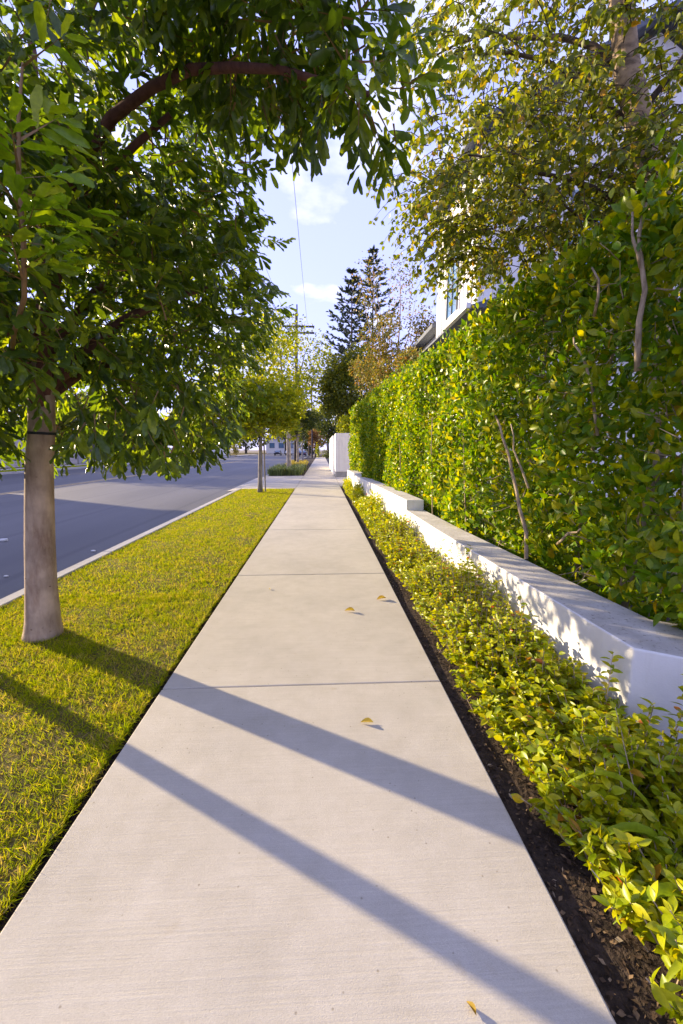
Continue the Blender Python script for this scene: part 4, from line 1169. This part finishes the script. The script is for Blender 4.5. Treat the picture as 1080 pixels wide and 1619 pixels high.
# soil crumbs and mulch beside the pavement
cr_ = Leaves('diamond')
n = 3800
y = 0.6 + 12 * rng.random(n) ** 1.8
x = np.where(rng.random(n) < 0.75, rng.uniform(XR + 0.01, 0.98, n), rng.uniform(0.98, 1.7, n))
cr_.add(np.stack([x, y, np.full(n, -0.026)], 1), rng.normal(0, 1, (n, 3)) * np.array((1, 1, 0.3)), rng.normal(0, 0.4, (n, 3)) + np.array((0, 0, 1)), rng.uniform(0.008, 0.028, n), rng.uniform(0.4, 1.2, n))
M['mulch'] = mat_leaf("mulch_chips", [(0.0, (0.03, 0.02, 0.015)), (0.7, (0.09, 0.06, 0.04)), (0.95, (0.22, 0.15, 0.09)), (1.0, (0.35, 0.28, 0.2))], 0.0, (1, 1, 1), 0.9, 0.1)
tag(cr_.emit("mulch", "chip", M['mulch'], None, 0), "brown leaf litter on the soil beside the sidewalk", "mulch", None, 'stuff')

# ------------------------------------------------------------------ verge plants beyond the driveway
def clump_mesh(n, L, w, seed, mat):
    r = np.random.default_rng(seed); V = []; F = []
    for i in range(n):
        a = r.uniform(0, 2 * math.pi); out = r.uniform(0.15, 1.0); l = L * r.uniform(0.7, 1.1)
        b = np.array((r.normal(0, 0.10), r.normal(0, 0.10), 0)); dr = np.array((math.cos(a), math.sin(a), 0)); s_ = np.array((-math.sin(a), math.cos(a), 0))
        pts = [b, b + dr * out * l * 0.25 + np.array((0, 0, l * 0.6)), b + dr * out * l * 0.75 + np.array((0, 0, l * (0.95 - 0.35 * out)))]
        k = len(V)
        V += [pts[0] - s_ * w * 0.5, pts[0] + s_ * w * 0.5, pts[1] - s_ * w * 0.5, pts[1] + s_ * w * 0.5, pts[2]]
        F += [(k, k + 1, k + 3, k + 2), (k + 2, k + 3, k + 4)]
    me = mesh_from("blades", V, F); me.materials.append(mat)
    return me


cms = [clump_mesh(70, 0.62, 0.035, s, M['leaf_strap']) for s in (1, 2, 3)]
cmy = [clump_mesh(70, 0.62, 0.03, s, M['leaf_gold']) for s in (4, 5)]
k = 0
for yy in np.arange(24.15, 31.5, 0.62):
    for xx in np.arange(-2.95, -1.2, 0.5):
        if abs(xx + 2.25) < 0.3 and abs(yy - 28.5) < 0.4: continue
        o = tag(bpy.data.objects.new("strap_leaf_clump", cms[k % 3]), "arching green strap leaved clump in the verge beyond the driveway", "plant", "green clumps in the verge")
        col.objects.link(o); o.location = (xx + rng.normal(0, 0.06), yy + rng.normal(0, 0.06), -0.02); o.rotation_euler.z = rng.uniform(0, 6.28); s = rng.uniform(0.85, 1.15); o.scale = (s, s, s); k += 1
for yy in np.arange(32.2, 42, 0.75):
    for xx in np.arange(-2.7, -1.2, 0.55):
        if abs(xx + 2.1) < 0.3 and abs(yy - 36.5) < 0.4: continue
        o = tag(bpy.data.objects.new("golden_clump", cmy[k % 2]), "golden yellow grass clump further along the planted verge", "plant", "golden clumps in the verge")
        col.objects.link(o); o.location = (xx + rng.normal(0, 0.06), yy + rng.normal(0, 0.06), -0.02); o.rotation_euler.z = rng.uniform(0, 6.28); s = rng.uniform(0.85, 1.15); o.scale = (s, s, s); k += 1

# ------------------------------------------------------------------ poles, wires, lamp
up_ = thing("utility_pole", "dark wooden utility pole with two crossarms above the street trees", "utility pole", (-2.45, 40, -0.05))
MB().tube([(-2.5, 40, -0.1), (-2.4, 40, 5), (-2.28, 40, 10), (-2.2, 40, 14.0)], [0.17, 0.155, 0.14, 0.125], 12).build("pole", M['pole_wood'], up_, smooth=True)
MB().box(-2.2, -2.09, 39.95, 40.05, 13.6, 14.75).build("pole_top_pin", M['pole_wood'], up_)
for z_ in (12.78, 12.22):
    MB().box(-3.5, -0.55, 39.80, 39.88, z_ - 0.07, z_ + 0.09).build("crossarm", M['pole_wood'], up_)
    for x_ in (-3.4, -2.85, -1.5, -0.75):
        MB().tube([(x_, 39.84, z_ + 0.09), (x_, 39.84, z_ + 0.16), (x_, 39.84, z_ + 0.25)], [0.03, 0.05, 0.03], 8).build("insulator", M['steel'], up_)
up2 = thing("utility_pole", "distant thin utility pole near the street's end", "utility pole", (-1.75, 80, -0.05))
MB().tube([(-1.8, 80, -0.1), (-1.75, 80, 14.5)], [0.17, 0.12], 8).build("pole", M['pole_wood'], up2)
MB().box(-3.2, -0.4, 79.85, 79.95, 12.9, 13.1).build("crossarm", M['pole_wood'], up2)


def wire(label, a, b, sag, r):
    pts = [(a[0] + (b[0] - a[0]) * t, a[1] + (b[1] - a[1]) * t, a[2] + (b[2] - a[2]) * t - sag * 4 * t * (1 - t)) for t in np.linspace(0, 1, 25)]
    tag(MB().tube(pts, [r] * 25, 5).build("power_line", M['wire'], None), label, "wire", "overhead wires")


wire("thick leftmost overhead wire crossing behind the near tree", (-4.75, -12, 10.9), (-3.42, 39.8, 12.98), 0.7, 0.022)
wire("thick overhead wire just right of the leftmost one", (-4.45, -12, 10.9), (-3.36, 39.8, 13.0), 0.7, 0.022)
wire("thin overhead wire beside the thick pair", (-3.75, -12, 10.9), (-2.85, 39.8, 12.98), 0.7, 0.010)
wire("thin lone overhead wire against the open sky", (-0.62, -12, 11.2), (-1.2, 39.8, 13.0), 0.9, 0.009)

# slim steel street pole just outside the picture on the left, whose shadow crosses the slabs
spole = thing("street_lamp", "slim steel street lamp pole at the kerb left of the near tree", "lamp post", (-2.92, 3.07, 0))
MB().tube([(-2.92, 3.07, -0.05), (-2.92, 3.07, 6.5)], [0.052, 0.045], 12).build("pole", M['steel'], spole, smooth=True)
MB().tube([(-2.92, 3.07, -0.02), (-2.92, 3.07, 0.03)], [0.09, 0.09], 12).build("base_flange", M['steel'], spole)
MB().tube([(-2.92, 3.07, 6.48), (-3.4, 3.07, 6.8), (-4.1, 3.07, 6.9)], [0.035, 0.03, 0.03], 8).build("arm", M['steel'], spole, smooth=True)
MB().box(-4.55, -4.05, 2.97, 3.17, 6.84, 6.96).build("lamp_head", M['steel'], spole, bevel=0.03)
fl = thing("street_lamp", "grey lamp post before the low white wall across the street", "lamp post", (-22.6, 101, 0))
MB().tube([(-22.6, 101, 0), (-22.6, 101, 8)], [0.12, 0.07], 8).build("pole", M['steel'], fl)
MB().tube([(-22.6, 101, 7.95), (-21.8, 101, 8.5), (-20.8, 101, 8.6)], [0.05, 0.05, 0.05], 6).build("arm", M['steel'], fl)
MB().box(-20.9, -20.1, 100.85, 101.15, 8.5, 8.68).build("lamp_head", M['steel'], fl, bevel=0.03)


# ------------------------------------------------------------------ parked cars far off
def car(label, x, y, paint, away=True):
    c = thing("parked_car", label, "car", (x, y, -0.12), "cars parked far down the street")
    prof = [(-2.15, 0.35), (-2.2, 0.75), (-2.0, 0.95), (-1.35, 1.02), (-0.75, 1.42), (0.75, 1.46), (1.45, 1.05), (2.1, 0.92), (2.22, 0.6), (2.15, 0.32)]
    nv = len(prof)

    def hw(z): return 0.9 if z < 1.05 else 0.72
    V = [(x - hw(z), y + a, z - 0.12) for a, z in prof] + [(x + hw(z), y + a, z - 0.12) for a, z in prof]
    F = [tuple(range(nv)), tuple(range(2 * nv - 1, nv - 1, -1))] + [(i, i + nv, (i + 1) % nv + nv, (i + 1) % nv) for i in range(nv)]
    link("body", mesh_from("body", V, F), paint, c)
    link("rear_window", mesh_from("rear_window", [(x - 0.66, y - 1.29, 0.97), (x + 0.66, y - 1.29, 0.97), (x + 0.6, y - 0.84, 1.27), (x - 0.6, y - 0.84, 1.27)], [(0, 1, 2, 3)]), M['glass'], c)
    for s in (-1, 1):
        link("side_window", mesh_from("side_window", [(x + s * 0.80, y - 0.95, 1.0), (x + s * 0.80, y + 1.05, 1.0), (x + s * 0.735, y + 0.65, 1.27), (x + s * 0.735, y - 0.65, 1.27)], [(0, 1, 2, 3)]), M['glass'], c)
        MB().box(x + s * 0.68 - 0.14, x + s * 0.68 + 0.14, y - 2.24, y - 2.19, 0.60, 0.74).build("tail_light" if away else "headlight", M['lamp_red' if away else 'lamp_white'], c)
        for a in (-1.35, 1.4):
            w = MB().tube([(x + s * 0.74, y + a, 0.20), (x + s * 0.93, y + a, 0.20)], [0.32, 0.32], 16).build("wheel", M['black'], c)
            MB().tube([(x + s * 0.92, y + a, 0.20), (x + s * 0.945, y + a, 0.20)], [0.19, 0.19], 10).build("rim", M['steel'], w)
    MB().box(x - 0.85, x + 0.85, y - 2.28, y - 2.16, 0.26, 0.44).build("bumper", M['black'], c)
    return c


car("black car parked left of the thick pale trunk", -12.4, 118, M['car_dark'], False)
car("silver car parked beside the black car far off", -9.6, 122, M['car_silver'], False)
car("dark blue car parked at the near kerb far off", -4.4, 96, M['car_blue'], True)

# ------------------------------------------------------------------ fallen leaves and litter
V, F = TEMPLATES['oval']
for lab, (x, y), s, az, tl, mm in [("orange fallen leaf lying near the right edge of the sidewalk", (0.596, 3.89), 0.11, 1.9, 0.30, 0), ("yellow fallen leaf in the middle of the second slab", (0.255, 3.60), 0.10, 1.4, 0.35, 0),
                                   ("curled yellow leaf on the near slab between the two shadows", (0.241, 2.03), 0.075, 1.5, 0.25, 0), ("small brown leaf at the picture's bottom edge", (0.394, 0.86), 0.035, 0.5, 0.5, 0),
                                   ("tiny brown leaf left on the second slab", (-0.574, 4.25), 0.04, 0.3, 0.4, 0)]:
    me = mesh_from("fallen_leaf", [(v[0] * s * 0.85, (v[1] - 0.5) * s, (v[2] + 0.10 + abs(v[0]) * tl * 2.2) * s) for v in V], [tuple(map(int, f)) for f in F])
    o = link("fallen_leaf", me, M['fallen'])
    tag(o, lab, "leaf", "fallen leaves on the sidewalk")
    o.location = (x, y, 0.004); o.rotation_euler = (0.1, 0.05, az)
for lab, (x, y), s in [("white scrap of litter in the gutter near the kerb", (-3.67, 6.53), 0.055), ("flat white paper scrap out on the asphalt", (-5.7, 7.4), 0.10), ("small white scrap on the near asphalt", (-4.07, 5.24), 0.04)]:
    m = MB(); a = [(math.cos(t) * s * rng.uniform(0.6, 1.1), math.sin(t) * s * rng.uniform(0.3, 0.6)) for t in np.linspace(0, 5.4, 7)]
    m.prism([(x + p, y + q) for p, q in a], -0.117, -0.117 + s * 0.35)
    tag(m.build("litter_scrap", M['litter'], None, bevel=0.004), lab, "litter", "litter on the road")
